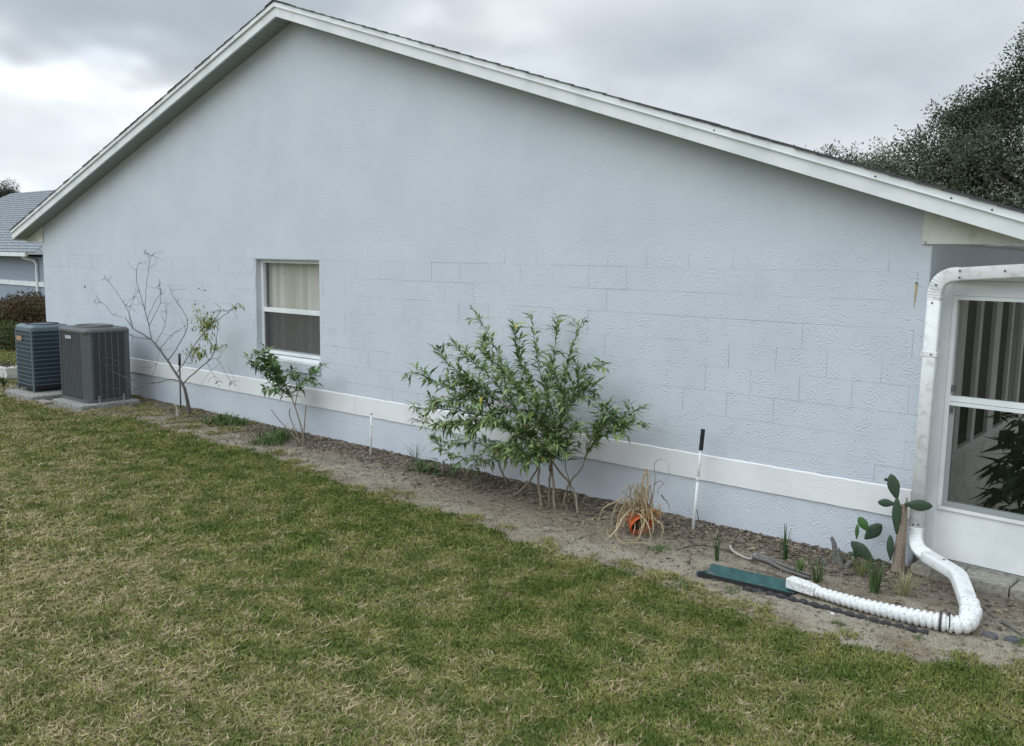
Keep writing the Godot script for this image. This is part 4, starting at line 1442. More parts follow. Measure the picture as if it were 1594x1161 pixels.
	for i in br.size():
		st = new_st(true)
		var path := spline(br[i][0], 4)
		for k in range(1, path.size() - 1):
			path[k] += rdir() * 0.006
		tube(st, path, br[i][1] * (1.0 if i == 0 else 0.72), br[i][2] * 0.8, 6)
		obj("trunk" if i == 0 else "branch", st, M.bark, t)
		if i > 0:
			for k in 4:
				var a: Vector3 = path[rng.randi_range(path.size() / 3, path.size() - 2)]
				var d := (rdir() + Vector3(0, 0.5, 0)).normalized()
				var n := R(0.10, 0.30)
				tube(twigs, spline([a, a + d * n * 0.5 + rdir() * 0.02, a + d * n + rdir() * 0.04], 3), 0.0028, 0.0015, 4)
	obj("twigs", twigs, M.twig, t)
	st = new_st()
	var lo := Color(0.13, 0.165, 0.04)
	var hi := Color(0.30, 0.31, 0.09)
	for c in [[V(5.70, 1.39, 0.36), 36], [V(5.84, 1.32, 0.36), 34], [V(5.62, 1.25, 0.35), 26], [V(5.45, 0.98, 0.34), 22], [V(5.63, 0.92, 0.38), 34], [V(6.04, 1.06, 0.42), 18], [V(6.57, 1.59, 0.44), 12], [V(6.17, 1.04, 0.42), 9], [V(5.91, 1.40, 0.38), 24], [V(5.76, 1.18, 0.36), 22], [V(5.52, 1.5, 0.36), 8], [V(5.26, 0.92, 0.36), 8]]:
		for k in int(c[1] * 1.5):
			var p: Vector3 = c[0] + rdir() * 0.11 * rng.randf()
			var d := (rdir() * 0.7 + Vector3(0.35, -0.45, 0.1)).normalized()
			leaf(st, p, d, Vector3.UP + rdir() * 0.5, R(0.06, 0.11), R(0.014, 0.022), lo.lerp(hi, rng.randf()), 0.2)
	for p in [V(5.75, 1.79, 0.40), V(5.6, 1.6, 0.4), V(6.20, 1.55, 0.42), V(3.20, 1.51, 0.60), V(3.30, 1.84, 0.50), V(4.11, 2.24, 0.30), V(6.5, 0.62, 0.48), V(5.9, 0.55, 0.32), V(5.0, 1.30, 0.15), V(5.1, 1.2, 0.2)]:
		for k in 4:
			leaf(st, p + rdir() * 0.03, (rdir() + Vector3(0, -0.4, 0)).normalized(), rdir(), R(0.035, 0.06), 0.014, Color(0.07, 0.06, 0.05), 0.3)
	obj("leaves", st, M.leaf, t)
	st = new_st(true)
	for q in [[V(5.10, 0.0, 0.42), V(4.98, 0.16, 0.40)], [V(5.02, 0.0, 0.45), V(5.16, 0.12, 0.42)], [V(5.2, 0.01, 0.5), V(5.02, 0.10, 0.40)]]:
		tube(st, spline([q[0], q[0].lerp(q[1], 0.5) + rdir() * 0.01, q[1]], 3), 0.007, 0.005, 6)
	obj("pale_stubs", st, M.driftwood, t)

	# --- young shrub in front of the window
	t = thing("young_shrub", "thin young shrub with drooping green leaves below the window", "shrub", Vector3.ZERO)
	var stems := [[[V(7.72, 0.0, 0.32), V(7.74, 0.14, 0.33), V(7.68, 0.32, 0.34), V(7.60, 0.49, 0.35), V(7.51, 0.65, 0.37), V(7.33, 0.79, 0.38), V(7.15, 0.92, 0.39), V(6.96, 1.00, 0.40)], 0.45, 9],
		[[V(7.62, 0.45, 0.34), V(7.67, 0.66, 0.32), V(7.82, 0.77, 0.31), V(7.99, 0.92, 0.30), V(8.06, 0.98, 0.30)], 0.35, 4],
		[[V(7.52, 0.64, 0.37), V(7.36, 0.86, 0.42), V(7.20, 1.0, 0.46)], 0.1, 5],
		[[V(7.57, 0.55, 0.36), V(7.41, 0.62, 0.38), V(7.33, 0.73, 0.41), V(7.14, 0.86, 0.46), V(6.87, 0.92, 0.50)], 0.15, 8],
		[[V(7.48, 0.67, 0.37), V(7.22, 0.83, 0.33), V(7.11, 0.98, 0.30), V(6.95, 1.08, 0.28)], 0.2, 6],
		[[V(7.56, 0.55, 0.36), V(7.59, 0.62, 0.32), V(7.58, 0.75, 0.28), V(7.41, 0.84, 0.25)], 0.2, 4],
		[[V(7.33, 0.79, 0.38), V(7.2, 0.95, 0.45), V(7.05, 1.05, 0.5)], 0.1, 4],
		[[V(7.50, 0.64, 0.37), V(7.38, 0.64, 0.46), V(7.30, 0.62, 0.55)], 0.1, 3]]
	var fl := new_st()
	twigs = new_st(true)
	lo = Color(0.055, 0.12, 0.038)
	hi = Color(0.22, 0.31, 0.12)
	for s in stems:
		st = new_st(true)
		var path := spline(s[0], 4)
		tube(st, path, 0.010 if s == stems[0] else 0.006, 0.003, 6)
		obj("stem", st, M.cane, t)
		leafy(fl, path, s[1], 0.016, 0.12, 0.038, lo, hi, 0.3, -0.25)
		side_twigs(twigs, fl, path, s[1], int(s[2] * 1.9), 0.15, 0.002, 0.018, 0.11, 0.036, lo, hi)
	for q in [[[V(7.76, 0.0, 0.34), V(7.76, 0.17, 0.32), V(7.78, 0.47, 0.30)], 0.009], [[V(7.74, 0.0, 0.36), V(7.60, 0.17, 0.34), V(7.48, 0.32, 0.32), V(7.47, 0.39, 0.30)], 0.009], [[V(7.64, 0.0, 0.30), V(7.44, 0.08, 0.27), V(7.17, 0.18, 0.23), V(6.93, 0.30, 0.20)], 0.008], [[V(7.70, 0.0, 0.38), V(7.69, 0.12, 0.42), V(7.66, 0.2, 0.42)], 0.008]]:
		st = new_st(true)
		tube(st, spline(q[0], 4), q[1], q[1] * 0.7, 6)
		obj("cut_stem", st, M.cane, t)
	obj("twigs", twigs, M.green_twig, t)
	obj("foliage", fl, M.leaf, t)

	# --- the big bush
	t = thing("bush", "large leafy green bush with woody stems in the middle of the bed", "bush", Vector3.ZERO)
	var bs := [
		[[V(11.59, -0.02, 0.60), V(11.52, 0.24, 0.57), V(11.49, 0.46, 0.55), V(11.38, 0.71, 0.55), V(11.14, 0.97, 0.55), V(10.97, 1.40, 0.55), V(10.66, 1.77, 0.55)], 0.013, 0.42, 7],
		[[V(11.69, -0.01, 0.55), V(11.62, 0.29, 0.50), V(11.55, 0.52, 0.45), V(11.54, 0.83, 0.40), V(11.34, 1.17, 0.35), V(11.17, 1.75, 0.30)], 0.013, 0.40, 8],
		[[V(11.91, -0.01, 0.50), V(11.80, 0.21, 0.44), V(11.48, 0.45, 0.38), V(11.38, 0.80, 0.32), V(11.42, 1.35, 0.26), V(11.40, 1.72, 0.20)], 0.0125, 0.42, 8],
		[[V(11.60, 0.0, 0.52), V(11.58, 0.20, 0.50), V(11.60, 0.53, 0.46), V(11.65, 0.93, 0.42), V(11.69, 1.39, 0.39), V(11.81, 1.72, 0.35)], 0.012, 0.35, 8],
		[[V(11.58, 0.35, 0.50), V(11.71, 0.79, 0.49), V(11.83, 1.11, 0.47), V(11.91, 1.28, 0.46), V(12.11, 1.35, 0.45)], 0.010, 0.25, 7],
		[[V(11.48, 0.45, 0.55), V(11.26, 0.82, 0.58), V(10.91, 0.99, 0.62), V(10.62, 1.18, 0.69), V(10.36, 1.35, 0.75)], 0.010, 0.25, 9],
		[[V(11.36, 0.72, 0.55), V(11.00, 0.87, 0.60), V(10.50, 0.99, 0.67), V(10.25, 1.08, 0.74), V(10.11, 1.14, 0.80)], 0.008, 0.15, 9],
		[[V(11.46, 0.48, 0.54), V(11.13, 0.72, 0.60), V(10.84, 0.80, 0.70), V(10.51, 0.82, 0.80), V(10.23, 0.80, 0.90)], 0.009, 0.25, 10],
		[[V(11.34, 0.75, 0.55), V(10.85, 1.11, 0.47), V(10.53, 1.25, 0.43), V(10.29, 1.38, 0.40)], 0.008, 0.2, 8],
		[[V(11.46, 0.51, 0.55), V(11.12, 0.67, 0.53), V(10.70, 0.66, 0.55), V(10.26, 0.60, 0.57), V(9.97, 0.61, 0.60)], 0.009, 0.3, 9],
		[[V(11.70, 0.01, 0.45), V(11.74, 0.22, 0.44), V(11.87, 0.40, 0.43), V(11.98, 0.62, 0.42), V(12.13, 0.83, 0.42), V(12.30, 0.93, 0.41), V(12.44, 1.00, 0.40)], 0.010, 0.45, 8],
		[[V(11.92, 0.50, 0.44), V(12.06, 0.72, 0.52), V(12.18, 0.93, 0.53), V(12.18, 0.99, 0.55)], 0.006, 0.25, 7],
		[[V(12.05, 0.72, 0.43), V(12.23, 0.78, 0.47), V(12.32, 0.83, 0.50), V(12.49, 0.90, 0.50)], 0.006, 0.1, 7],
		[[V(11.08, -0.02, 0.40), V(11.22, 0.10, 0.43), V(11.40, 0.31, 0.47), V(11.52, 0.50, 0.50)], 0.012, 2.0, 0],
		[[V(10.82, 0.0, 0.18), V(10.73, 0.24, 0.22), V(10.66, 0.35, 0.24), V(10.44, 0.41, 0.26), V(10.15, 0.34, 0.28), V(9.89, 0.38, 0.30)], 0.010, 0.35, 5],
		[[V(11.48, 0.42, 0.50), V(11.02, 0.37, 0.46), V(10.59, 0.28, 0.42), V(10.23, 0.28, 0.39), V(9.90, 0.39, 0.35)], 0.006, 0.4, 6],
		[[V(10.70, 0.28, 0.23), V(10.71, 0.32, 0.26), V(10.83, 0.34, 0.30)], 0.004, 0.3, 3],
		[[V(11.53, 0.76, 0.48), V(11.36, 1.13, 0.53), V(11.25, 1.36, 0.57), V(11.22, 1.66, 0.60)], 0.008, 0.2, 8],
		[[V(11.40, 0.80, 0.55), V(11.18, 1.18, 0.62), V(10.97, 1.35, 0.70), V(11.03, 1.50, 0.80)], 0.008, 0.2, 8],
		[[V(11.64, 0.81, 0.44), V(11.78, 0.99, 0.42), V(11.85, 1.07, 0.37), V(11.90, 1.14, 0.30)], 0.006, 0.2, 7],
		[[V(11.58, 0.60, 0.48), V(11.47, 0.94, 0.67), V(11.48, 1.11, 0.83), V(11.31, 1.27, 0.95)], 0.008, 0.2, 9],
		[[V(11.62, 0.66, 0.46), V(11.82, 0.90, 0.62), V(11.88, 1.15, 0.75), V(11.81, 1.35, 0.85)], 0.008, 0.2, 9],
		[[V(11.50, 0.51, 0.55), V(11.45, 0.78, 0.67), V(11.66, 0.94, 0.80), V(11.67, 1.08, 0.90)], 0.007, 0.2, 9],
		[[V(11.78, 0.20, 0.45), V(11.75, 0.48, 0.50), V(11.84, 0.70, 0.55), V(11.96, 0.81, 0.58)], 0.006, 0.35, 7],
		[[V(11.55, 0.52, 0.50), V(11.37, 0.64, 0.63), V(11.22, 0.76, 0.77), V(11.23, 0.82, 0.88)], 0.006, 0.2, 9],
		[[V(11.52, 0.46, 0.55), V(11.40, 0.50, 0.70), V(11.35, 0.55, 0.85)], 0.005, 0.2, 8],
		[[V(11.60, 0.35, 0.52), V(11.66, 0.50, 0.65), V(11.62, 0.60, 0.78)], 0.005, 0.3, 8],
		[[V(11.0, 0.90, 0.60), V(10.72, 0.92, 0.75), V(10.45, 0.90, 0.88)], 0.005, 0.1, 8],
		[[V(11.1, 0.75, 0.60), V(10.85, 0.70, 0.75), V(10.55, 0.70, 0.88)], 0.005, 0.1, 8],
		[[V(11.55, 0.40, 0.54), V(11.56, 0.50, 0.70), V(11.50, 0.56, 0.86)], 0.004, 0.1, 8],
		[[V(11.54, 0.55, 0.46), V(11.46, 0.66, 0.62), V(11.36, 0.72, 0.74)], 0.004, 0.1, 9],
		[[V(11.58, 0.60, 0.46), V(11.64, 0.72, 0.60), V(11.60, 0.84, 0.72)], 0.004, 0.1, 9],
		[[V(11.50, 0.48, 0.55), V(11.30, 0.52, 0.70), V(11.14, 0.52, 0.78)], 0.004, 0.1, 9],
		[[V(11.60, 0.50, 0.46), V(11.74, 0.60, 0.58), V(11.80, 0.64, 0.66)], 0.004, 0.1, 8],
		[[V(11.0, 0.85, 0.60), V(10.80, 1.02, 0.66), V(10.62, 1.12, 0.70)], 0.005, 0.1, 8],
		[[V(10.91, 0.99, 0.62), V(10.70, 1.02, 0.60), V(10.38, 1.05, 0.62)], 0.005, 0.1, 8]]
	fl = new_st()
	twigs = new_st(true)
	lo = Color(0.095, 0.170, 0.058)
	hi = Color(0.38, 0.46, 0.19)
	for s in bs:
		var path := spline(s[0], 4)
		for k in range(1, path.size() - 1):
			path[k] += rdir() * 0.006
		var thick: bool = s[1] > 0.0095
		var cut := path.size() if s[2] >= 1 else (int(path.size() * 0.45) if thick else 0)
		if cut > 1:
			st = new_st(true)
			tube(st, path.slice(0, cut + 1), s[1], s[1] * 0.6, 7)
			obj("stem", st, M.cane, t)
		if cut < path.size() - 1:
			st = new_st(true)
			tube(st, path.slice(cut), s[1] * 0.55 if thick else s[1] * 0.7, 0.002, 6)
			obj("branch", st, M.green_twig, t)
		if s[2] < 1:
			leafy(fl, path, s[2], 0.016, 0.115, 0.029, lo, hi, 0.2, 0.0)
			side_twigs(twigs, fl, path, s[2], int(s[3] * 2.0), 0.17, 0.002, 0.015, 0.112, 0.026, lo, hi)
	leaf(fl, V(11.18, 1.03, 0.98), Vector3(0.1, -0.9, 0.3).normalized(), Vector3(0.2, 0.3, 0.9), 0.07, 0.03, Color(0.45, 0.36, 0.03), 0.1)
	obj("twigs", twigs, M.green_twig, t)
	obj("foliage", fl, M.leaf, t)

	# --- weeds at the left foot of the bush
	t = thing("broadleaf_weed", "low broad leaved weed at the wall foot left of the bush", "weed", V(10.05, 0.0, 0.28))
	fl = new_st()
	for k in 30:
		var a := rng.randf() * TAU
		leaf(fl, Vector3(cos(a) * R(0, 0.2), R(0.02, 0.14), sin(a) * R(0, 0.14)), Vector3(cos(a), R(-0.3, 0.5), sin(a)).normalized(), Vector3.UP + rdir() * 0.3, R(0.06, 0.12), R(0.03, 0.055), Color(0.03, 0.075, 0.022).lerp(Color(0.08, 0.13, 0.04), rng.randf()), 0.2)
	obj("foliage", fl, M.leaf, t)
	st = new_st()
	for k in 8:
		var a := rng.randf() * TAU
		bar(st, Vector3(0, -0.01, 0), Vector3(cos(a) * 0.14, 0.08, sin(a) * 0.1), 0.003, 4)
	obj("stems", st, M.green_twig, t)

	# --- spiky tufts
	var tufts := [
		[V(9.50, 0, 0.16), 16, 0.22, 0.30, 0.006, Color(0.12, 0.16, 0.12), "grey green spiky tuft at the wall foot left of the bush"],
		[V(13.39, 0, 0.78), 7, 0.05, 0.24, 0.011, Color(0.05, 0.085, 0.035), "small upright sword leaved tuft behind the green splash trough"],
		[V(13.76, 0, 0.40), 6, 0.06, 0.30, 0.016, Color(0.05, 0.10, 0.035), "upright sword leaved tuft nearest the wall by the dead stump"],
		[V(13.98, 0, 0.66), 9, 0.08, 0.15, 0.010, Color(0.055, 0.10, 0.03), "short green sword leaved tuft left of the dead stump"],
		[V(14.13, 0, 0.70), 14, 0.12, 0.20, 0.009, Color(0.06, 0.09, 0.035), "bushy sword leaved tuft in front of the dead stump"],
		[V(14.50, 0, 0.64), 26, 0.14, 0.26, 0.010, Color(0.055, 0.09, 0.035), "large dark sword leaved tuft in front of the tall cactus"],
		[V(14.66, 0, 0.56), 30, 0.20, 0.20, 0.005, Color(0.20, 0.19, 0.10), "straw coloured grass tuft beside the tall cactus foot"],
		[V(14.30, 0, 0.36), 22, 0.20, 0.18, 0.005, Color(0.12, 0.14, 0.05), "thin yellowish grass tuft under the small cactus"],
		[V(15.03, 0, 0.40), 12, 0.06, 0.16, 0.010, Color(0.03, 0.06, 0.025), "dark grass tuft against the bent downspout"],
		[V(15.42, 0, 0.36), 22, 0.10, 0.15, 0.006, Color(0.20, 0.18, 0.10), "dry tuft and dead stalks right of the downspout foot"]]
	for s in tufts:
		var o := thing("grass_tuft", s[6], "grass tuft", s[0], "")
		fl = new_st()
		for k in int(s[1] * 1.9):
			var a := rng.randf() * TAU
			var lean: float = s[2] * R(0.1, 1.0)
			var hh: float = s[3] * R(0.55, 1.05)
			var d := Vector3(cos(a), 0, sin(a))
			var b := d * R(0.0, 0.02)
			var w: float = s[4] * R(0.7, 1.2)
			ribbon(fl, [b - Vector3(0, 0.02, 0), b + d * lean * 0.25 + Vector3(0, hh * 0.5, 0), b + d * lean * 0.6 + Vector3(0, hh * 0.85, 0), b + d * lean + Vector3(0, hh, 0)], w * 1.1, w * 0.12, Vector3(R(-1, 1), 0, R(-1, 1)).normalized(), (s[5] as Color) * R(0.9, 2.0))
		obj("blades", fl, M.blade, o)

	# --- cacti
	cactus_tall()
	cactus_small()
	dry_plant()

func pad_mesh(length: float, width: float, thick: float) -> Mesh:
	var st := new_st(true)
	var nu := 14
	var nv := 16
	var p := []
	for i in nu + 1:
		var t := float(i) / nu
		var s := sin(PI * t)
		var w := width * 0.5 * pow(s, 0.62) * (0.62 + 0.38 * smoothstep(0.0, 0.65, t))
		var th := thick * 0.5 * pow(s, 0.7)
		var row := []
		for j in nv:
			var a := TAU * j / nv
			row.append(Vector3(cos(a) * w, t * length, sin(a) * th))
		p.append(row)
	for i in nu:
		for j in nv:
			var jj := (j + 1) % nv
			quad(st, p[i][jj], p[i][j], p[i + 1][j], p[i + 1][jj])
	# areoles: small bumps set in rows
	for i in range(2, nu - 1, 2):
		for j in range(1, 8):
			for f in [1, -1]:
				var a: float = PI * j / 8.0 * f
				var t := float(i) / nu
				var s := sin(PI * t)
				var c := Vector3(cos(a) * width * 0.5 * pow(s, 0.62) * (0.62 + 0.38 * smoothstep(0.0, 0.65, t)), t * length, sin(a) * thick * 0.5 * pow(s, 0.7))
				var e := 0.0028
				tri(st, c + Vector3(e, 0, 0), c + Vector3(0, e, 0), c + Vector3(0, 0, f * e * 1.2))
				tri(st, c + Vector3(0, e, 0), c + Vector3(-e, 0, 0), c + Vector3(0, 0, f * e * 1.2))
				tri(st, c + Vector3(-e, 0, 0), c + Vector3(0, -e, 0), c + Vector3(0, 0, f * e * 1.2))
				tri(st, c + Vector3(0, -e, 0), c + Vector3(e, 0, 0), c + Vector3(0, 0, f * e * 1.2))
	st.generate_normals()
	return st.commit()

func add_pad(parent: Node, at: Vector3, lean: float, spin: float, length: float, width: float, thick: float, m: Material) -> void:
	var o := obj("pad", pad_mesh(length, width, thick), m, parent)
	o.position = at
	o.basis = Basis(Vector3.UP, spin) * Basis(Vector3(0, 0, 1), lean)

func cactus_tall() -> void:
	var c := thing("cactus", "tall prickly pear cactus with split woody trunk at house corner", "cactus", V(14.49, 0, 0.13))
	var st := new_st()
	for k in 15:
		var a := TAU * k / 15.0
		var rb := R(0.045, 0.062)
		var b := Vector3(cos(a) * rb, -0.03, sin(a) * rb)
		var top := R(0.34, 0.60) if cos(a) > -0.2 else R(0.2, 0.36)
		var e := Vector3(0.012 + cos(a) * 0.022, top, sin(a) * 0.022)
		sweep(st, spline([b, b.lerp(e, 0.3) * Vector3(0.8, 1, 0.8), b.lerp(e, 0.65), e], 3), round_rect(0.020, 0.012, 0.004), [1.2, 1.1, 1.0, 1.0, 0.95, 0.9, 0.85, 0.8, 0.7, 0.5], Vector3(cos(a), 0, sin(a)))
	tube(st, [Vector3(0, -0.02, 0), Vector3(0.006, 0.25, 0), Vector3(0.012, 0.52, 0)], 0.042, 0.018, 8)
	obj("trunk", st, M.cactus_wood, c)
	var spin := 0.55
	add_pad(c, Vector3(-0.035, 0.10, 0.045), 0.08, spin, 0.20, 0.055, 0.03, M.cactus)
	add_pad(c, Vector3(-0.012, 0.30, 0.035), 0.05, spin, 0.28, 0.068, 0.032, M.cactus)
	add_pad(c, Vector3(-0.022, 0.555, 0.035), 0.30, spin, 0.20, 0.088, 0.028, M.cactus)
	add_pad(c, Vector3(-0.03, 0.525, 0.04), 1.50, spin, 0.125, 0.062, 0.028, M.cactus)
	add_pad(c, Vector3(0.02, 0.535, 0.03), -1.62, spin, 0.20, 0.085, 0.03, M.cactus)
	add_pad(c, Vector3(-0.095, 0.685, 0.03), 1.2, spin, 0.03, 0.022, 0.018, M.cactus)

func cactus_small() -> void:
	var c := thing("cactus", "small prickly pear cactus with six pads near the wall", "cactus", V(14.30, 0, 0.16))
	var s := 0.55
	add_pad(c, Vector3(0.06, 0.0, 0.05), 1.0, s, 0.10, 0.07, 0.03, M.cactus)
	add_pad(c, Vector3(0.055, 0.075, 0.05), 0.86, s, 0.23, 0.095, 0.032, M.cactus)
	add_pad(c, Vector3(-0.045, 0.215, -0.0), -0.75, s, 0.17, 0.105, 0.03, M.cactus)
	add_pad(c, Vector3(-0.01, 0.29, 0.03), 0.62, s, 0.13, 0.07, 0.026, M.young_cactus)
	add_pad(c, Vector3(-0.10, 0.20, 0.0), 0.02, s, 0.12, 0.03, 0.026, M.young_cactus)
	add_pad(c, Vector3(-0.065, 0.15, 0.02), 2.55, s, 0.12, 0.062, 0.026, M.cactus)
	add_pad(c, Vector3(0.055, 0.325, 0.01), -0.2, s, 0.035, 0.025, 0.02, M.cactus)

func dry_plant() -> void:
	var t := thing("dried_plant", "dried up plant with drooping tan leaves over an orange pot", "dried plant", Vector3.ZERO)
	# tipped orange nursery pot
	var at := Transform3D(Basis(Quaternion(Vector3.UP, Vector3(0.80, -0.42, 0.42).normalized())), Vector3(12.57, 0.125, 0.60))
	var st := new_st(true)
	lathe(st, [Vector2(0.001, -0.06), Vector2(0.072, -0.06), Vector2(0.092, 0.07), Vector2(0.100, 0.07), Vector2(0.100, 0.088), Vector2(0.091, 0.088), Vector2(0.07, -0.03), Vector2(0.001, -0.03)], 24, at)
	obj("pot", st, M.orange, t)
	st = new_st(true)
	lathe(st, [Vector2(0.085, 0.03), Vector2(0.05, 0.045), Vector2(0.001, 0.04)], 20, at)
	obj("pot_soil", st, M.dark, t)
	st = new_st()
	for k in 9:
		var a := -0.9 + k * 0.13
		for r in 3:
			var p := at * Vector3(cos(a) * (0.094), 0.062 - r * 0.012, -sin(a) * 0.094)
			bar(st, p, p + at.basis * Vector3(-sin(a) * 0.01, 0.0, -cos(a) * 0.01), 0.003, 4)
	obj("pot_rib", st, M.net, t)
	# a matted crown of dead fibre
	st = new_st()
	for k in 380:
		var c := Vector3(12.57 + rng.randfn() * 0.06, 0.205 + rng.randfn() * 0.045, 0.60 + rng.randfn() * 0.05)
		var d := (rdir() + Vector3(0, -0.2, 0.1)).normalized() * R(0.05, 0.12)
		ribbon(st, spline([c, c + d * 0.5 + rdir() * 0.02, c + d + Vector3(0, -0.02, 0)], 3), R(0.007, 0.014), 0.003, rdir(), Color(0.22, 0.15, 0.085).lerp(Color(0.48, 0.38, 0.23), rng.randf()))
	kind(obj("fibres", st, M.dry, t), "stuff")
	st = new_st()
	for k in 40:
		var c := Vector3(12.69 + rng.randfn() * 0.035, 0.205 + rng.randfn() * 0.035, 0.60 + rng.randfn() * 0.03)
		ribbon(st, spline([c, c + rdir() * 0.03, c + rdir() * 0.06], 3), R(0.012, 0.025), 0.006, rdir(), Color(0.50, 0.20, 0.06).lerp(Color(0.55, 0.33, 0.13), rng.randf()))
	kind(obj("orange_husk", st, M.dry, t), "stuff")
	st = new_st()
	for k in 46:
		var a := rng.randf() * TAU
		var c := Vector3(12.60 + R(-0.05, 0.05), 0.16, 0.60 + R(-0.04, 0.04))
		var hh := R(0.12, 0.30)
		var ou := R(0.04, 0.17)
		var q := c + Vector3(cos(a) * ou * 0.5, hh, sin(a) * ou * 0.4)
		var e := c + Vector3(cos(a) * ou * 1.3, R(-0.13, 0.05), sin(a) * ou)
		e.y = maxf(e.y, 0.02)
		ribbon(st, spline([c, c.lerp(q, 0.6), q, e.lerp(q, 0.4) + Vector3(cos(a) * 0.02, 0, 0), e], 3), R(0.007, 0.013), 0.004, rdir(), Color(0.26, 0.19, 0.11).lerp(Color(0.55, 0.44, 0.28), rng.randf()))
	kind(obj("straw", st, M.dry, t), "stuff")
	var tan := Color(0.40, 0.31, 0.19)
	var grey := Color(0.20, 0.175, 0.14)
	var lv := [
		[[V(12.58, 0.17, 0.60), V(12.50, 0.27, 0.66), V(12.44, 0.27, 0.72), V(12.36, 0.21, 0.78), V(12.35, 0.12, 0.83), V(12.37, 0.05, 0.86), V(12.40, 0.005, 0.88)], tan],
		[[V(12.57, 0.17, 0.60), V(12.46, 0.29, 0.64), V(12.41, 0.21, 0.68), V(12.41, 0.12, 0.72), V(12.43, 0.05, 0.76), V(12.42, 0.01, 0.79)], tan],
		[[V(12.62, 0.16, 0.60), V(12.58, 0.29, 0.59), V(12.59, 0.46, 0.58), V(12.63, 0.54, 0.57), V(12.66, 0.47, 0.57), V(12.68, 0.34, 0.56), V(12.67, 0.17, 0.55)], tan],
		[[V(12.62, 0.16, 0.60), V(12.60, 0.36, 0.60), V(12.64, 0.54, 0.60), V(12.66, 0.53, 0.60), V(12.66, 0.39, 0.60), V(12.63, 0.22, 0.60)], tan],
		[[V(12.61, 0.15, 0.57), V(12.585, 0.33, 0.57), V(12.61, 0.51, 0.57), V(12.635, 0.52, 0.57), V(12.65, 0.3, 0.57), V(12.66, 0.2, 0.58)], tan],
		[[V(12.61, 0.15, 0.55), V(12.67, 0.30, 0.54), V(12.69, 0.47, 0.53), V(12.68, 0.60, 0.53), V(12.73, 0.64, 0.52), V(12.78, 0.62, 0.51), V(12.80, 0.53, 0.50)], grey],
		[[V(12.68, 0.28, 0.55), V(12.69, 0.42, 0.54), V(12.73, 0.46, 0.53), V(12.76, 0.45, 0.52), V(12.71, 0.38, 0.51), V(12.70, 0.33, 0.50)], grey],
		[[V(12.56, 0.26, 0.60), V(12.53, 0.18, 0.70), V(12.51, 0.08, 0.80), V(12.50, 0.02, 0.90), V(12.48, 0.01, 0.95)], Color(0.46, 0.38, 0.25)],
		[[V(12.52, 0.19, 0.60), V(12.63, 0.20, 0.68), V(12.75, 0.16, 0.73), V(12.80, 0.09, 0.76), V(12.82, 0.02, 0.8)], tan],
		[[V(12.67, 0.24, 0.60), V(12.76, 0.19, 0.65), V(12.87, 0.16, 0.70), V(12.89, 0.09, 0.73), V(12.86, 0.04, 0.76), V(12.83, 0.01, 0.78)], tan],
		[[V(12.54, 0.22, 0.60), V(12.48, 0.28, 0.57), V(12.39, 0.31, 0.55), V(12.43, 0.34, 0.53), V(12.46, 0.34, 0.50)], grey],
		[[V(12.50, 0.24, 0.60), V(12.47, 0.21, 0.68), V(12.48, 0.11, 0.75), V(12.52, 0.01, 0.80)], tan],
		[[V(12.38, 0.03, 0.75), V(12.46, 0.012, 0.84), V(12.60, 0.012, 0.9), V(12.74, 0.03, 0.88), V(12.86, 0.05, 0.86)], tan],
		[[V(12.62, 0.27, 0.60), V(12.66, 0.20, 0.67), V(12.69, 0.12, 0.72), V(12.68, 0.06, 0.75)], tan],
		[[V(12.69, 0.26, 0.60), V(12.75, 0.20, 0.66), V(12.79, 0.11, 0.70), V(12.78, 0.03, 0.74)], tan],
		[[V(12.58, 0.24, 0.60), V(12.51, 0.33, 0.55), V(12.49, 0.36, 0.50)], grey],
		[[V(12.73, 0.34, 0.50), V(12.74, 0.31, 0.48), V(12.78, 0.27, 0.47), V(12.79, 0.22, 0.45)], grey],
		[[V(12.55, 0.2, 0.62), V(12.49, 0.12, 0.74), V(12.5, 0.03, 0.8), V(12.58, 0.01, 0.86)], tan],
		[[V(12.66, 0.2, 0.62), V(12.72, 0.13, 0.74), V(12.7, 0.03, 0.8), V(12.63, 0.01, 0.84)], tan]]
	for l in lv:
		st = new_st()
		var path := spline(l[0], 5)
		for k in range(1, path.size()):
			path[k] += rdir() * 0.005
		var mid: Vector3 = (path[path.size() - 1] - path[0]).normalized()
		var side := mid.cross(Vector3(0.5, 0.2, 0.8)).normalized()
		var w := R(0.006, 0.010) if l[1] != grey else R(0.004, 0.007)
		# strap leaf: folded, so it has two blades along its rib
		var c: Color = (l[1] as Color) * R(0.8, 1.15)
		st.set_color(c)
		for i in path.size() - 1:
			var f := 1.0 - 0.75 * float(i) / path.size()
			var a: Vector3 = path[i]
			var b: Vector3 = path[i + 1]
			var up := (b - a).normalized().cross(side).normalized() * w * 0.35
			quad(st, a - side * w * f + up, a, b, b - side * w * f + up)
			quad(st, a, a + side * w * f + up, b + side * w * f + up, b)
		obj("leaf", st, M.dry, t)
	st = new_st()
	for k in 26:
		var a := rng.randf() * TAU
		leaf(st, Vector3(12.62 + cos(a) * R(0.02, 0.16), 0.02 + R(0, 0.06), 0.68 + sin(a) * R(0, 0.12)), (Vector3(cos(a), 0.4, sin(a))).normalized(), Vector3.UP, R(0.03, 0.06), 0.016, Color(0.035, 0.06, 0.025) * R(0.7, 1.5), 0.2)
	obj("green_shoots", st, M.leaf, t)

# ---------------------------------------------------------------- drainage

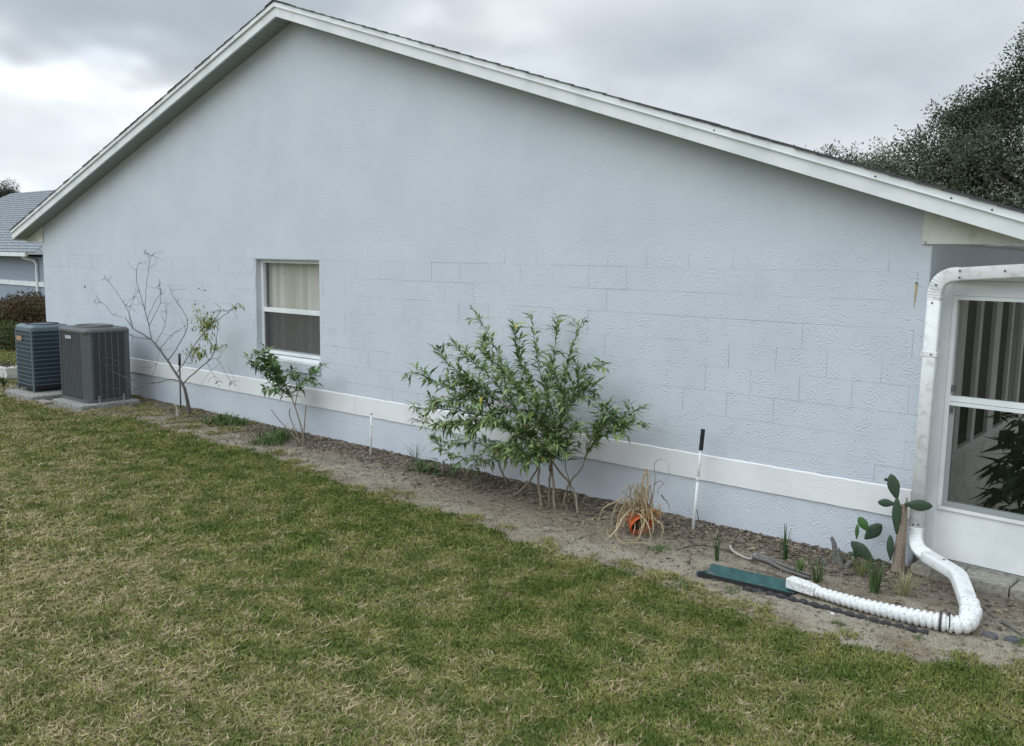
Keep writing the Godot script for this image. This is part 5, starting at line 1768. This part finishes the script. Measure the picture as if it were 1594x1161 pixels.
func ribbed(st: SurfaceTool, path: Array, prof: PackedVector2Array, r0: float, r1: float, depth: float, pitch: float, up := Vector3.UP) -> void:
	var dense := []
	var sc := []
	var acc := 0.0
	var total := 0.0
	for i in path.size() - 1:
		total += (path[i + 1] - path[i]).length()
	var step := pitch / 7.0
	var s := 0.0
	while s <= total:
		var run := 0.0
		for i in path.size() - 1:
			var seg: float = (path[i + 1] - path[i]).length()
			if run + seg >= s or i == path.size() - 2:
				dense.append(path[i].lerp(path[i + 1], clampf((s - run) / seg, 0, 1)))
				break
			run += seg
		var w := 0.5 + 0.5 * cos(TAU * s / pitch)
		sc.append(lerpf(r0, r1, s / total) * (1.0 - depth * pow(w, 2.2)))
		s += step
	sweep(st, dense, prof, sc, up)

func build_drainage() -> void:
	# white downspout from the eave gutter down the corner and out over the bed
	var d := thing("downspout", "white rectangular downspout running down the house corner onto the bed", "downspout")
	var prof := round_rect(0.092, 0.066, 0.012)
	var st := new_st(true)
	sweep(st, [V(15.32, 2.222, 0.075), V(15.0, 2.198, 0.072), V(14.735, 2.176, 0.07)], round_rect(0.066, 0.092, 0.012), [], Vector3(0, 1, 0))
	obj("top_run", st, M.gutter, d)
	st = new_st(true)
	var bend := spline([V(14.745, 2.177, 0.07), V(14.68, 2.168, 0.069), V(14.622, 2.13, 0.066), V(14.595, 2.07, 0.062), V(14.588, 2.0, 0.06)], 12)
	ribbed(st, bend, round_rect(0.066, 0.096, 0.012), 1.03, 1.03, 0.045, 0.019, Vector3(0, 1, 0))
	obj("top_elbow", st, M.gutter, d)
	st = new_st(true)
	sweep(st, [V(14.588, 2.01, 0.06), V(14.583, 1.4, 0.055), V(14.580, 0.34, 0.05)], prof, [], Vector3(0, 0, 1))
	obj("upright", st, M.gutter, d)
	st = new_st(true)
	var low := spline([V(14.580, 0.36, 0.05), V(14.583, 0.30, 0.055), V(14.600, 0.248, 0.085), V(14.645, 0.215, 0.140), V(14.71, 0.203, 0.19)], 12)
	ribbed(st, low, prof, 1.05, 1.05, 0.06, 0.016, Vector3(0, 0, 1))
	obj("lower_elbow", st, M.gutter, d)
	st = new_st(true)
	sweep(st, spline([V(14.70, 0.204, 0.185), V(14.80, 0.194, 0.262), V(14.905, 0.184, 0.342), V(14.955, 0.176, 0.395), V(14.985, 0.165, 0.455), V(15.05, 0.138, 0.60), V(15.125, 0.105, 0.78)], 5), round_rect(0.102, 0.070, 0.010), [], Vector3(0, 1, 0))
	obj("lower_run", st, M.gutter, d)
	st = new_st()
	soft_box(st, Vector3(14.530, 1.60, 0.012), Vector3(14.638, 1.635, 0.0935), 0.004)
	obj("strap", st, M.gutter, d)
	for q in [V(14.745, 2.20, 0.108), V(14.745, 2.155, 0.108), V(15.02, 2.205, 0.11), V(14.582, 1.975, 0.094), V(14.60, 2.10, 0.104), V(14.60, 1.615, 0.096), V(14.565, 0.38, 0.085), V(14.60, 0.385, 0.085), V(14.83, 0.228, 0.27)]:
		st = new_st()
		bar(st, q - Vector3(0, 0, 0.008), q + Vector3(0, 0, 0.004), 0.006, 7)
		obj("screw", st, M.metal, d)

	# white corrugated extension on the ground
	d = thing("drain_extension", "white corrugated drain pipe lying along the front of the bed", "drain pipe")
	st = new_st(true)
	sweep(st, spline([V(15.10, 0.122, 0.71), V(15.125, 0.105, 0.78), V(15.14, 0.092, 0.84), V(15.142, 0.085, 0.875)], 4), round_rect(0.116, 0.088, 0.026), [], Vector3(0, 1, 0))
	obj("inlet_sleeve", st, M.pipe, d)
	st = new_st(true)
	sweep(st, [V(15.132, 0.1, 0.80), V(15.138, 0.094, 0.825)], round_rect(0.130, 0.100, 0.03), [], Vector3(0, 1, 0))
	obj("sleeve_rim", st, M.pipe, d)
	st = new_st(true)
	var run := spline([V(15.143, 0.080, 0.868), V(15.141, 0.072, 0.925), V(15.122, 0.066, 0.965), V(15.07, 0.062, 0.988), V(14.90, 0.063, 1.022), V(14.78, 0.061, 1.032), V(14.58, 0.057, 1.036), V(14.38, 0.058, 1.026), V(14.22, 0.062, 1.012)], 16)
	ribbed(st, run, circle(16), 0.061, 0.038, 0.25, 0.037)
	obj("corrugated_pipe", st, M.pipe, d)
	st = new_st()
	sweep(st, [V(14.24, 0.062, 1.014), V(14.20, 0.066, 1.008), V(14.16, 0.068, 1.003), V(14.04, 0.070, 0.988)], round_rect(0.082, 0.066, 0.008), [0.95, 0.98, 1.06, 1.06], Vector3(0, 1, 0))
	obj("outlet_adapter", st, M.pvc, d)
	st = new_st()
	sweep(st, [V(14.041, 0.070, 0.988), V(14.037, 0.070, 0.9875)], round_rect(0.072, 0.056, 0.006), [], Vector3(0, 1, 0))  # near-black plate; the shade inside the pipe end is put into its colour
	obj("outlet_shade_plate", st, M.dark, d)
	for k in 2:
		st = new_st(true)
		var c: Vector3 = [V(15.055, 0.067, 0.988), V(15.01, 0.067, 1.0)][k]
		var ax: Vector3 = [Vector3(0.95, 0, -0.3), Vector3(0.97, 0, -0.2)][k].normalized()
		sweep(st, [c - ax * 0.0035, c + ax * 0.0035], circle(18), [0.062, 0.062])
		obj("black_tie", st, M.black, d)

	# green splash trough
	d = thing("splash_trough", "green plastic splash trough at the end of the white drain pipe", "splash block")
	st = new_st()
	var a0 := V(13.45, 0.035, 1.17)
	var a1 := V(14.10, 0.03, 1.105)
	var b0 := V(13.47, 0.03, 1.055)
	var b1 := V(14.10, 0.026, 0.99)
	var n := 14
	for i in n:
		var t0 := float(i) / n
		var t1 := float(i + 1) / n
		var dip := Vector3(0, -0.012, 0)
		var fa := a0.lerp(a1, t0) + Vector3(0, 0.010, 0)
		var fb := a0.lerp(a1, t1) + Vector3(0, 0.010, 0)
		var ma := a0.lerp(b0, 0.5).lerp(a1.lerp(b1, 0.5), t0) + dip
		var mb := a0.lerp(b0, 0.5).lerp(a1.lerp(b1, 0.5), t1) + dip
		var ba := b0.lerp(b1, t0)
		var bb := b0.lerp(b1, t1)
		var ca := ba + Vector3(0, 0.040, -0.03)
		var cb := bb + Vector3(0, 0.040, -0.03)
		quad(st, fa, fb, mb, ma)
		quad(st, ma, mb, bb, ba)
		quad(st, ba, bb, cb, ca)
		var lip := Vector3(0, 0.0, -0.014)
		quad(st, ca, cb, cb + lip, ca + lip)
		quad(st, ca + lip, cb + lip, bb + lip + Vector3(0, -0.03, -0.02), ba + lip + Vector3(0, -0.03, -0.02))
	obj("trough", st, M.splash, d)
	st = new_st()
	for i in n:
		var t0 := float(i) / n
		var t1 := float(i + 1) / n
		var wav0 := 0.004 * sin(t0 * 40.0) * smoothstep(0.4, 0.6, t0)
		var wav1 := 0.004 * sin(t1 * 40.0) * smoothstep(0.4, 0.6, t1)
		var fa := a0.lerp(a1, t0) + Vector3(0, 0.009, 0)
		var fb := a0.lerp(a1, t1) + Vector3(0, 0.009, 0)
		hexa(st, [fa + Vector3(0, -0.045, 0.012 + wav0), fb + Vector3(0, -0.045, 0.012 + wav1), fb + Vector3(0, -0.045, -0.01), fa + Vector3(0, -0.045, -0.01), fa + Vector3(0, 0, 0.010 + wav0), fb + Vector3(0, 0, 0.010 + wav1), fb + Vector3(0, -0.002, -0.004), fa + Vector3(0, -0.002, -0.004)])
	obj("front_lip", st, M.black, d)
	st = new_st()
	hexa(st, [a0 + Vector3(-0.012, -0.02, 0.01), a0 + Vector3(0.01, -0.02, 0.01), b0 + Vector3(0.01, -0.02, 0), b0 + Vector3(-0.012, -0.02, 0), a0 + Vector3(-0.012, 0.011, 0.01), a0 + Vector3(0.0, 0.011, 0.01), b0 + Vector3(0.0, 0.0, 0), b0 + Vector3(-0.012, 0.0, 0)])
	obj("front_edge", st, M.splash, d)

	# black scalloped strip, half buried in front of the pipe
	st = new_st(true)
	var strip := spline([V(13.80, 0.006, 1.19), V(14.0, 0.006, 1.165), V(14.25, 0.006, 1.15), V(14.55, 0.006, 1.145), V(14.80, 0.006, 1.13), V(14.98, 0.005, 1.11)], 12)
	ribbed(st, strip, round_rect(1.2, 2.0, 0.5), 0.036, 0.028, 0.42, 0.075)
	var bs := obj("edging_strip", st, M.black)
	tag(bs, "black scalloped edging strip half buried before the white drain pipe", "edging")

# ---------------------------------------------------------------- small things

func build_small_things() -> void:
	# white pole with black grip
	var p := thing("garden_pole", "white pole with black grip stuck in the bed right of the bush", "pole", V(12.881, 0, 0.219))
	var top := Vector3(0.010, 0.852, -0.085)
	var st := new_st(true)
	bar(st, Vector3(0, -0.05, 0), top * 0.52, 0.0135, 10)
	obj("lower_tube", st, M.pvc, p)
	st = new_st(true)
	bar(st, top * 0.50, top * 0.80, 0.0112, 10)
	obj("upper_tube", st, M.pvc, p)
	st = new_st(true)
	bar(st, top * 0.49, top * 0.53, 0.0155, 10)
	obj("collar", st, M.pvc, p)
	st = new_st(true)
	tube(st, [top * 0.795, top * 0.80, top * 0.985, top * 0.998, top], 0.018, 0.0175, 12)
	obj("grip", st, M.grip, p)
	p = thing("garden_pole", "pole with dark grip standing behind the bare tree trunk", "pole", V(4.80, 0, 0.22))
	top = Vector3(-0.02, 0.83, -0.02)
	st = new_st(true)
	bar(st, Vector3(0.0, -0.05, 0), top * 0.80, 0.011, 8)
	obj("tube", st, M.bark, p)
	st = new_st(true)
	bar(st, top * 0.79, top, 0.018, 10)
	obj("grip", st, M.grip, p)
	p = thing("marker_stake", "short white pipe stake in the bed between shrub and bush", "stake", V(8.82, 0, 0.206))
	st = new_st(true)
	bar(st, Vector3(0, -0.05, 0), Vector3(0.004, 0.485, -0.01), 0.0125, 10)
	obj("pipe", st, M.pvc, p)
	st = new_st(true)
	bar(st, Vector3(0.004, 0.47, -0.01), Vector3(0.004, 0.498, -0.01), 0.0155, 10)
	obj("cap", st, M.pvc, p)
	st = new_st(true)
	bar(st, Vector3(0.003, 0.33, -0.007), Vector3(0.003, 0.345, -0.007), 0.0145, 10)
	obj("collar", st, M.pvc, p)

	# driftwood, stump, sticks
	st = new_st(true)
	tube(st, spline([V(13.36, 0.055, 0.50), V(13.385, 0.04, 0.53), V(13.45, 0.028, 0.57), V(13.56, 0.022, 0.60), V(13.62, 0.038, 0.59), V(13.66, 0.018, 0.62), V(13.76, 0.012, 0.635)], 4), 0.010, 0.012, 7)
	tube(st, spline([V(13.58, 0.025, 0.60), V(13.60, 0.06, 0.585), V(13.64, 0.055, 0.58)], 4), 0.009, 0.005, 6)
	var o := obj("driftwood", st, M.driftwood)
	tag(o, "bleached crooked stick lying behind the green trough", "stick")
	var lg := thing("dead_log", "grey weathered split log lying between trough and stump", "log", V(13.74, 0.0, 0.62))
	for k in 5:
		st = new_st(true)
		var off := Vector3(0, 0.03 + 0.012 * (k % 3), -0.025 + 0.014 * k)
		tube(st, spline([off + Vector3(-0.12 + R(-0.03, 0.03), 0.02, R(-0.01, 0.01)), off + Vector3(0.0, 0.01, R(-0.008, 0.008)), off + Vector3(0.14 + R(-0.02, 0.05), -0.012, 0.02 + R(-0.01, 0.01)), off + Vector3(0.30 + R(-0.06, 0.04), -0.02, 0.05)], 4), 0.018, 0.009, 7)
		obj("splinter", st, M.deadwood, lg)
	var sp := thing("dead_stump", "weathered grey stump with broken upright pieces by the wall", "stump", V(14.08, 0.0, 0.22))
	for q in [[Vector3(0.03, 0, 0), Vector3(-0.05, 0.20, 0.0), 0.028], [Vector3(0.06, 0, 0.02), Vector3(0.02, 0.13, 0.03), 0.030], [Vector3(0.10, 0, 0.03), Vector3(0.13, 0.09, 0.03), 0.026], [Vector3(-0.06, 0, 0.06), Vector3(-0.10, 0.06, 0.07), 0.024], [Vector3(-0.02, 0, 0.1), Vector3(-0.06, 0.05, 0.13), 0.02]]:
		st = new_st(true)
		var a: Vector3 = q[0] - Vector3(0, 0.02, 0)
		var b: Vector3 = q[1]
		var path := spline([a, a.lerp(b, 0.4) + rdir() * 0.012, a.lerp(b, 0.75) + rdir() * 0.01, b], 4)
		for k in path.size():
			path[k] += rdir() * 0.003
		tube(st, path, q[2], q[2] * 0.45, 7)
		obj("broken_piece", st, M.deadwood, sp)
	st = new_st(true)
	tube(st, [V(13.275, -0.02, 0.985), V(13.277, 0.05, 0.985), V(13.272, 0.09, 0.983)], 0.006, 0.004, 6)
	o = obj("twig_stub", st, M.twig)
	tag(o, "short dark upright twig stub left of the green trough", "twig")
	st = new_st(true)
	tube(st, spline([V(13.05, 0.014, 0.78), V(13.10, 0.03, 0.66), V(13.2, 0.035, 0.58), V(13.35, 0.028, 0.56), V(13.55, 0.02, 0.55), V(13.72, 0.016, 0.52)], 5), 0.004, 0.004, 6)
	o = obj("cable", st, M.black)
	tag(o, "thin dark cable curving over the sand right of the white pole", "cable")
	st = new_st(true)
	tube(st, spline([V(13.62, 0.014, 0.80), V(13.8, 0.02, 0.78), V(14.0, 0.016, 0.82)], 5), 0.006, 0.004, 6)
	tube(st, spline([V(13.8, 0.016, 0.785), V(13.86, 0.03, 0.74), V(13.95, 0.02, 0.72)], 4), 0.004, 0.003, 5)
	o = obj("fallen_stick", st, M.twig)
	tag(o, "thin brown stick lying just behind the trough and pipe mouth", "stick")
	st = new_st(true)
	tube(st, spline([V(15.28, 0.02, 0.62), V(15.33, 0.03, 0.68), V(15.40, 0.02, 0.74), V(15.43, 0.014, 0.76)], 4), 0.014, 0.007, 7)
	o = obj("broken_stick", st, M.deadwood)
	tag(o, "short dark broken stick right of the pipe elbow", "stick")
	st = new_st(true)
	tube(st, spline([V(15.44, 0.0, 0.34), V(15.45, 0.08, 0.34), V(15.43, 0.15, 0.33)], 4), 0.010, 0.008, 7)
	tube(st, spline([V(15.50, 0.0, 0.35), V(15.52, 0.08, 0.36), V(15.50, 0.11, 0.36)], 4), 0.010, 0.007, 7)
	tube(st, spline([V(15.36, 0.0, 0.37), V(15.35, 0.07, 0.37), V(15.37, 0.10, 0.38)], 4), 0.008, 0.006, 7)
	o = obj("dead_stalk", st, M.deadwood)
	tag(o, "dead upright stalk stubs near the paving stones", "dead plant")
	st = new_st(true)
	for q in [[V(12.85, 0.015, 0.06), V(12.80, 0.19, 0.05)], [V(12.92, 0.015, 0.05), V(12.95, 0.05, 0.06)], [V(12.97, 0.01, 0.06), V(13.02, 0.04, 0.05)]]:
		tube(st, spline([q[0], q[0].lerp(q[1], 0.5) + Vector3(0.01, 0, 0), q[1]], 3), 0.006, 0.003, 5)
	o = obj("dead_sprig", st, M.twig)
	tag(o, "dark dead sprig at the wall foot beside the white pole", "dead plant")

	# stones
	for q in [[V(11.98, 0.015, 1.03), 0.040, "pale flat stone on the sand in front of the bush", M.stone], [V(11.34, 0.02, 0.28), 0.026, "small pale stone on the mulch behind the bush stems", M.stone],
		[V(15.27, 0.015, 0.90), 0.060, "left dark slate chip right of the pipe elbow", M.slate], [V(15.38, 0.015, 0.87), 0.050, "right dark slate chip right of the pipe elbow", M.slate],
		[V(8.1, 0.02, 0.28), 0.022, "small pale stone on the mulch right of the young shrub", M.stone], [V(6.85, 0.015, 0.62), 0.035, "pale leaf shaped stone chip on the sand below the window", M.driftwood], [V(14.42, 0.015, 1.20), 0.015, "tiny white stone in front of the black edging", M.pvc]]:
		st = new_st()
		var pts := []
		for k in 7:
			var a := -TAU * k / 7.0
			pts.append(Vector3(cos(a), 0, sin(a) * 0.7) * q[1] * R(0.75, 1.1))
		for k in 7:
			var a: Vector3 = pts[k]
			var b: Vector3 = pts[(k + 1) % 7]
			var u := Vector3(0, q[1] * 0.28, 0)
			quad(st, a - u, b - u, b * 0.85 + u, a * 0.85 + u)
			tri(st, u * R(1.2, 1.5), a * 0.85 + u, b * 0.85 + u)
		o = obj("stone", st, q[3])
		o.position = q[0]
		tag(o, q[2], "stone")

	# white flower box beyond the air conditioners, with a spiky plant by it
	var fb := thing("planter_box", "small white planter box left of the dark blue air conditioner", "planter", V(-0.35, 0.0, 0.55))
	st = new_st()
	hexa(st, [Vector3(-0.22, 0.02, 0.08), Vector3(0.20, 0.02, 0.08), Vector3(0.20, 0.02, -0.08), Vector3(-0.22, 0.02, -0.08), Vector3(-0.26, 0.20, 0.11), Vector3(0.24, 0.20, 0.11), Vector3(0.24, 0.20, -0.11), Vector3(-0.26, 0.20, -0.11)])
	obj("box", st, M.pvc, fb)
	st = new_st()
	box(st, Vector3(-0.27, 0.19, -0.12), Vector3(0.25, 0.215, 0.12))
	obj("rim", st, M.pvc, fb)
	st = new_st()
	for k in 60:
		leaf(st, Vector3(R(-0.22, 0.2), 0.215, R(-0.08, 0.08)), (rdir() + Vector3(0, 1, 0)).normalized(), rdir(), R(0.05, 0.11), 0.03, Color(0.06, 0.06, 0.03).lerp(Color(0.12, 0.10, 0.05), rng.randf()))
	obj("plants", st, M.leaf, fb)
	var sk := thing("spiky_plant", "grey green spiky plant on the ground left of the blue unit pad", "plant", V(0.55, 0, 0.95))
	st = new_st()
	for k in 24:
		var a := rng.randf() * TAU
		var dd := Vector3(cos(a), 0, sin(a))
		ribbon(st, [Vector3.ZERO, dd * 0.10 + Vector3(0, 0.14, 0), dd * 0.22 + Vector3(0, R(0.12, 0.24), 0)], 0.022, 0.003, Vector3(-dd.z, 0, dd.x), Color(0.08, 0.11, 0.06) * R(0.7, 1.3))
	obj("blades", st, M.blade, sk)
	# white plastic tag scrap in the bed by the pads
	st = new_st()
	box(st, Vector3(-0.16, -0.02, -0.06), Vector3(0.16, 0.03, 0.06))
	o = obj("paving_scrap", st, M.paver)
	o.position = V(2.75, 0.012, 1.22)
	tag(o, "flat broken paving piece between the two concrete pads", "paving piece")

# ---------------------------------------------------------------- grass

func tuft_mesh(blades: int, h0: float, h1: float, spread: float, lean: float, wid: float, dry: float) -> Mesh:
	var st := new_st()
	for k in blades:
		var a := rng.randf() * TAU
		var d := Vector3(cos(a), 0, sin(a))
		var b := Vector3(R(-1, 1), 0, R(-1, 1)) * spread
		var h := R(h0, h1)
		var l := h * lean * R(0.15, 1.0)
		var w := wid * R(0.7, 1.25)
		var s := Vector3(-d.z, 0, d.x).rotated(Vector3.UP, R(-0.7, 0.7))
		var c := Color(1, 1, 1) * R(0.7, 1.25)
		if rng.randf() < dry:
			c = Color(2.1, 1.35, 1.6) * R(0.7, 1.1)
		c.a = 1.0
		st.set_color(c)
		var p0 := b - Vector3(0, 0.01, 0)
		var p1 := b + d * l * 0.35 + Vector3(0, h * 0.6, 0)
		var p2 := b + d * l + Vector3(0, h * R(0.7, 1.0), 0)
		tri(st, p0 - s * w, p0 + s * w, p1 + s * w * 0.85)
		tri(st, p0 - s * w, p1 + s * w * 0.85, p1 - s * w * 0.85)
		tri(st, p1 - s * w * 0.85, p1 + s * w * 0.85, p2)
	st.generate_normals()
	return st.commit()

func build_grass() -> void:
	var dn := FastNoiseLite.new()
	dn.seed = 91
	dn.frequency = 0.55
	dn.fractal_octaves = 4
	var dn2 := FastNoiseLite.new()
	dn2.seed = 17
	dn2.frequency = 2.6
	dn2.fractal_octaves = 3
	var meshes := [tuft_mesh(13, 0.026, 0.062, 0.034, 0.75, 0.0030, 0.12), tuft_mesh(12, 0.022, 0.052, 0.036, 1.1, 0.0029, 0.26), tuft_mesh(13, 0.016, 0.046, 0.040, 1.7, 0.0027, 0.10)]
	var xf := [[], [], []]
	var cc := [[], [], []]
	var cam := Vector2(16.35, 6.73)
	var fwd := Vector2(-0.643, -0.766)
	# rings round the viewer, thinner with distance
	var zones := [[2.0, 4.2, 3000.0, 1.0], [4.2, 6.5, 2200.0, 1.08], [6.5, 10.0, 1200.0, 1.3], [10.0, 15.0, 620.0, 1.6], [15.0, 23.0, 260.0, 2.2]]
	for zn in zones:
		var half := 0.72
		var area: float = half * (zn[1] * zn[1] - zn[0] * zn[0])
		for k in int(area * zn[2]):
			var r := sqrt(R(zn[0] * zn[0], zn[1] * zn[1]))
			var a := R(-half, half)
			var d := fwd.rotated(a)
			var p: Vector2 = cam + d * r
			var x := p.x
			var z := p.y
			var e := edge(x) + 0.09 * dn2.get_noise_2d(x * 2.0, 5.0) + 0.06 * dn2.get_noise_2d(x * 7.0, z * 7.0)
			var n := dn.get_noise_2d(x, z)
			var n2 := dn2.get_noise_2d(x, z)
			var inbed := z < e and x > -1.7
			if inbed:
				# thin grass in the left part of the bed
				if z > e - 0.20 and n2 > R(-0.1, 0.35):
					pass
				elif x > 6.6 or z < 0.06:
					continue
				if x > 2.3 and x < 3.9 and z < 1.2 and z > 0.3 or x > 1.4 and x < 2.6 and z < 1.32 and z > 0.5:
					continue
				if n2 + 0.25 * n < R(0.0, 0.28) or x < -1.6:
					continue
			elif x < -2.0 and z < 0.8:
				if z < -5.0:
					continue
			# drier towards the street and in the west, greener along the middle
			var dryness := 0.25 + 0.30 * n + 0.60 * n2 + 0.42 * smoothstep(2.9, 4.9, z - 0.22 * (x - 13.0))
			dryness += 0.10 * (1.0 - smoothstep(3.0, 8.0, x))
			dryness = clampf(dryness, 0.04, 0.92)
			var edge_dry := (1.0 - smoothstep(0.0, 0.18, z - e)) * 0.3
			dryness = clampf(dryness + edge_dry * (0.3 + n2), 0, 1)
			var which := 0
			if rng.randf() < dryness:
				which = 2 if rng.randf() < 0.62 else 1
			elif rng.randf() < 0.25:
				which = 1
			var c: Color
			if which == 2:
				c = Color(0.29, 0.215, 0.13).lerp(Color(0.46, 0.37, 0.24), rng.randf()) * R(0.75, 1.2)
			else:
				c = Color(0.086, 0.138, 0.031).lerp(Color(0.24, 0.25, 0.070), clampf(0.4 + 0.8 * n2 + R(-0.35, 0.45), 0, 1)) * R(0.75, 1.25)
				c = c.lerp(Color(0.335, 0.29, 0.125), dryness * 0.5)
			c.a = 1.0
			var sc: float = R(0.75, 1.25) * zn[3]
			var y := bed_y(x, z) if inbed else lawn_y(x, z)
			var sy: float = sc * (0.8 if not inbed else 0.6) / pow(zn[3], 0.7)
			var b := Basis(Vector3.UP, R(0, TAU)) * Basis.from_scale(Vector3(sc, sy, sc))
			xf[which].append(Transform3D(b, Vector3(x, y, z)))
			cc[which].append(c)
	var names := ["lawn_grass", "lawn_grass", "dry_grass"]
	var labels := ["green upright grass blades of the mown lawn", "yellowing leaning grass blades mixed through the lawn", "straw brown dead grass blades in patches of the lawn"]
	for i in 3:
		var o := scatter(names[i], meshes[i], M.blade, xf[i], cc[i])
		tag(o, labels[i], "grass")
	print("grass ", xf[0].size(), " ", xf[1].size(), " ", xf[2].size())
	# green weed tufts growing out of the bed
	var wm := tuft_mesh(110, 0.05, 0.13, 0.085, 1.2, 0.0030, 0.05)
	var spots := [[V(5.96, 0, 0.32), 1.25, "bright green grass clump right of the bare tree foot"], [V(6.25, 0, 0.26), 1.0, "second green grass clump right of the bare tree foot"], [V(7.35, 0, 0.40), 1.35, "green grass clump at the young shrub foot"], [V(7.50, 0, 0.66), 1.1, "low green grass clump before the young shrub"], [V(9.75, 0, 0.30), 0.9, "green weed clump below the left end of the bush"],
		[V(12.93, 0, 0.84), 0.7, "faint green weed patch right of the dried plant"], [V(15.44, 0, 0.86), 0.6, "small green weed at the right edge of the bed"], [V(13.76, 0, 1.27), 0.5, "sparse weed just in front of the trough"], [V(13.45, 0, 1.42), 0.7, "green weed at the lawn edge before the trough"], [V(14.5, 0, 1.32), 0.35, "tiny weed on the sand before the drain pipe"], [V(14.95, 0, 1.22), 0.35, "tiny weed on the sand before the pipe elbow"], [V(14.05, 0, 1.33), 0.4, "tiny weed on the sand before the pipe outlet"]]
	for s in spots:
		var o := MeshInstance3D.new()
		o.name = "weed_clump"
		o.mesh = wm
		o.material_override = M.weed if M.has("weed") else weed_mat()
		o.position = s[0]
		o.rotation.y = R(0, TAU)
		o.scale = Vector3(1.9, 1.15, 1.5) * s[1] if s[1] > 0.75 else Vector3(1.3, 0.55, 1.1) * s[1]
		add_child(o, true)
		tag(o, s[2], "weed")

func weed_mat() -> StandardMaterial3D:
	M.weed = vmat(0.65, 0.25)
	M.weed.albedo_color = lin(0.085, 0.15, 0.04)
	return M.weed
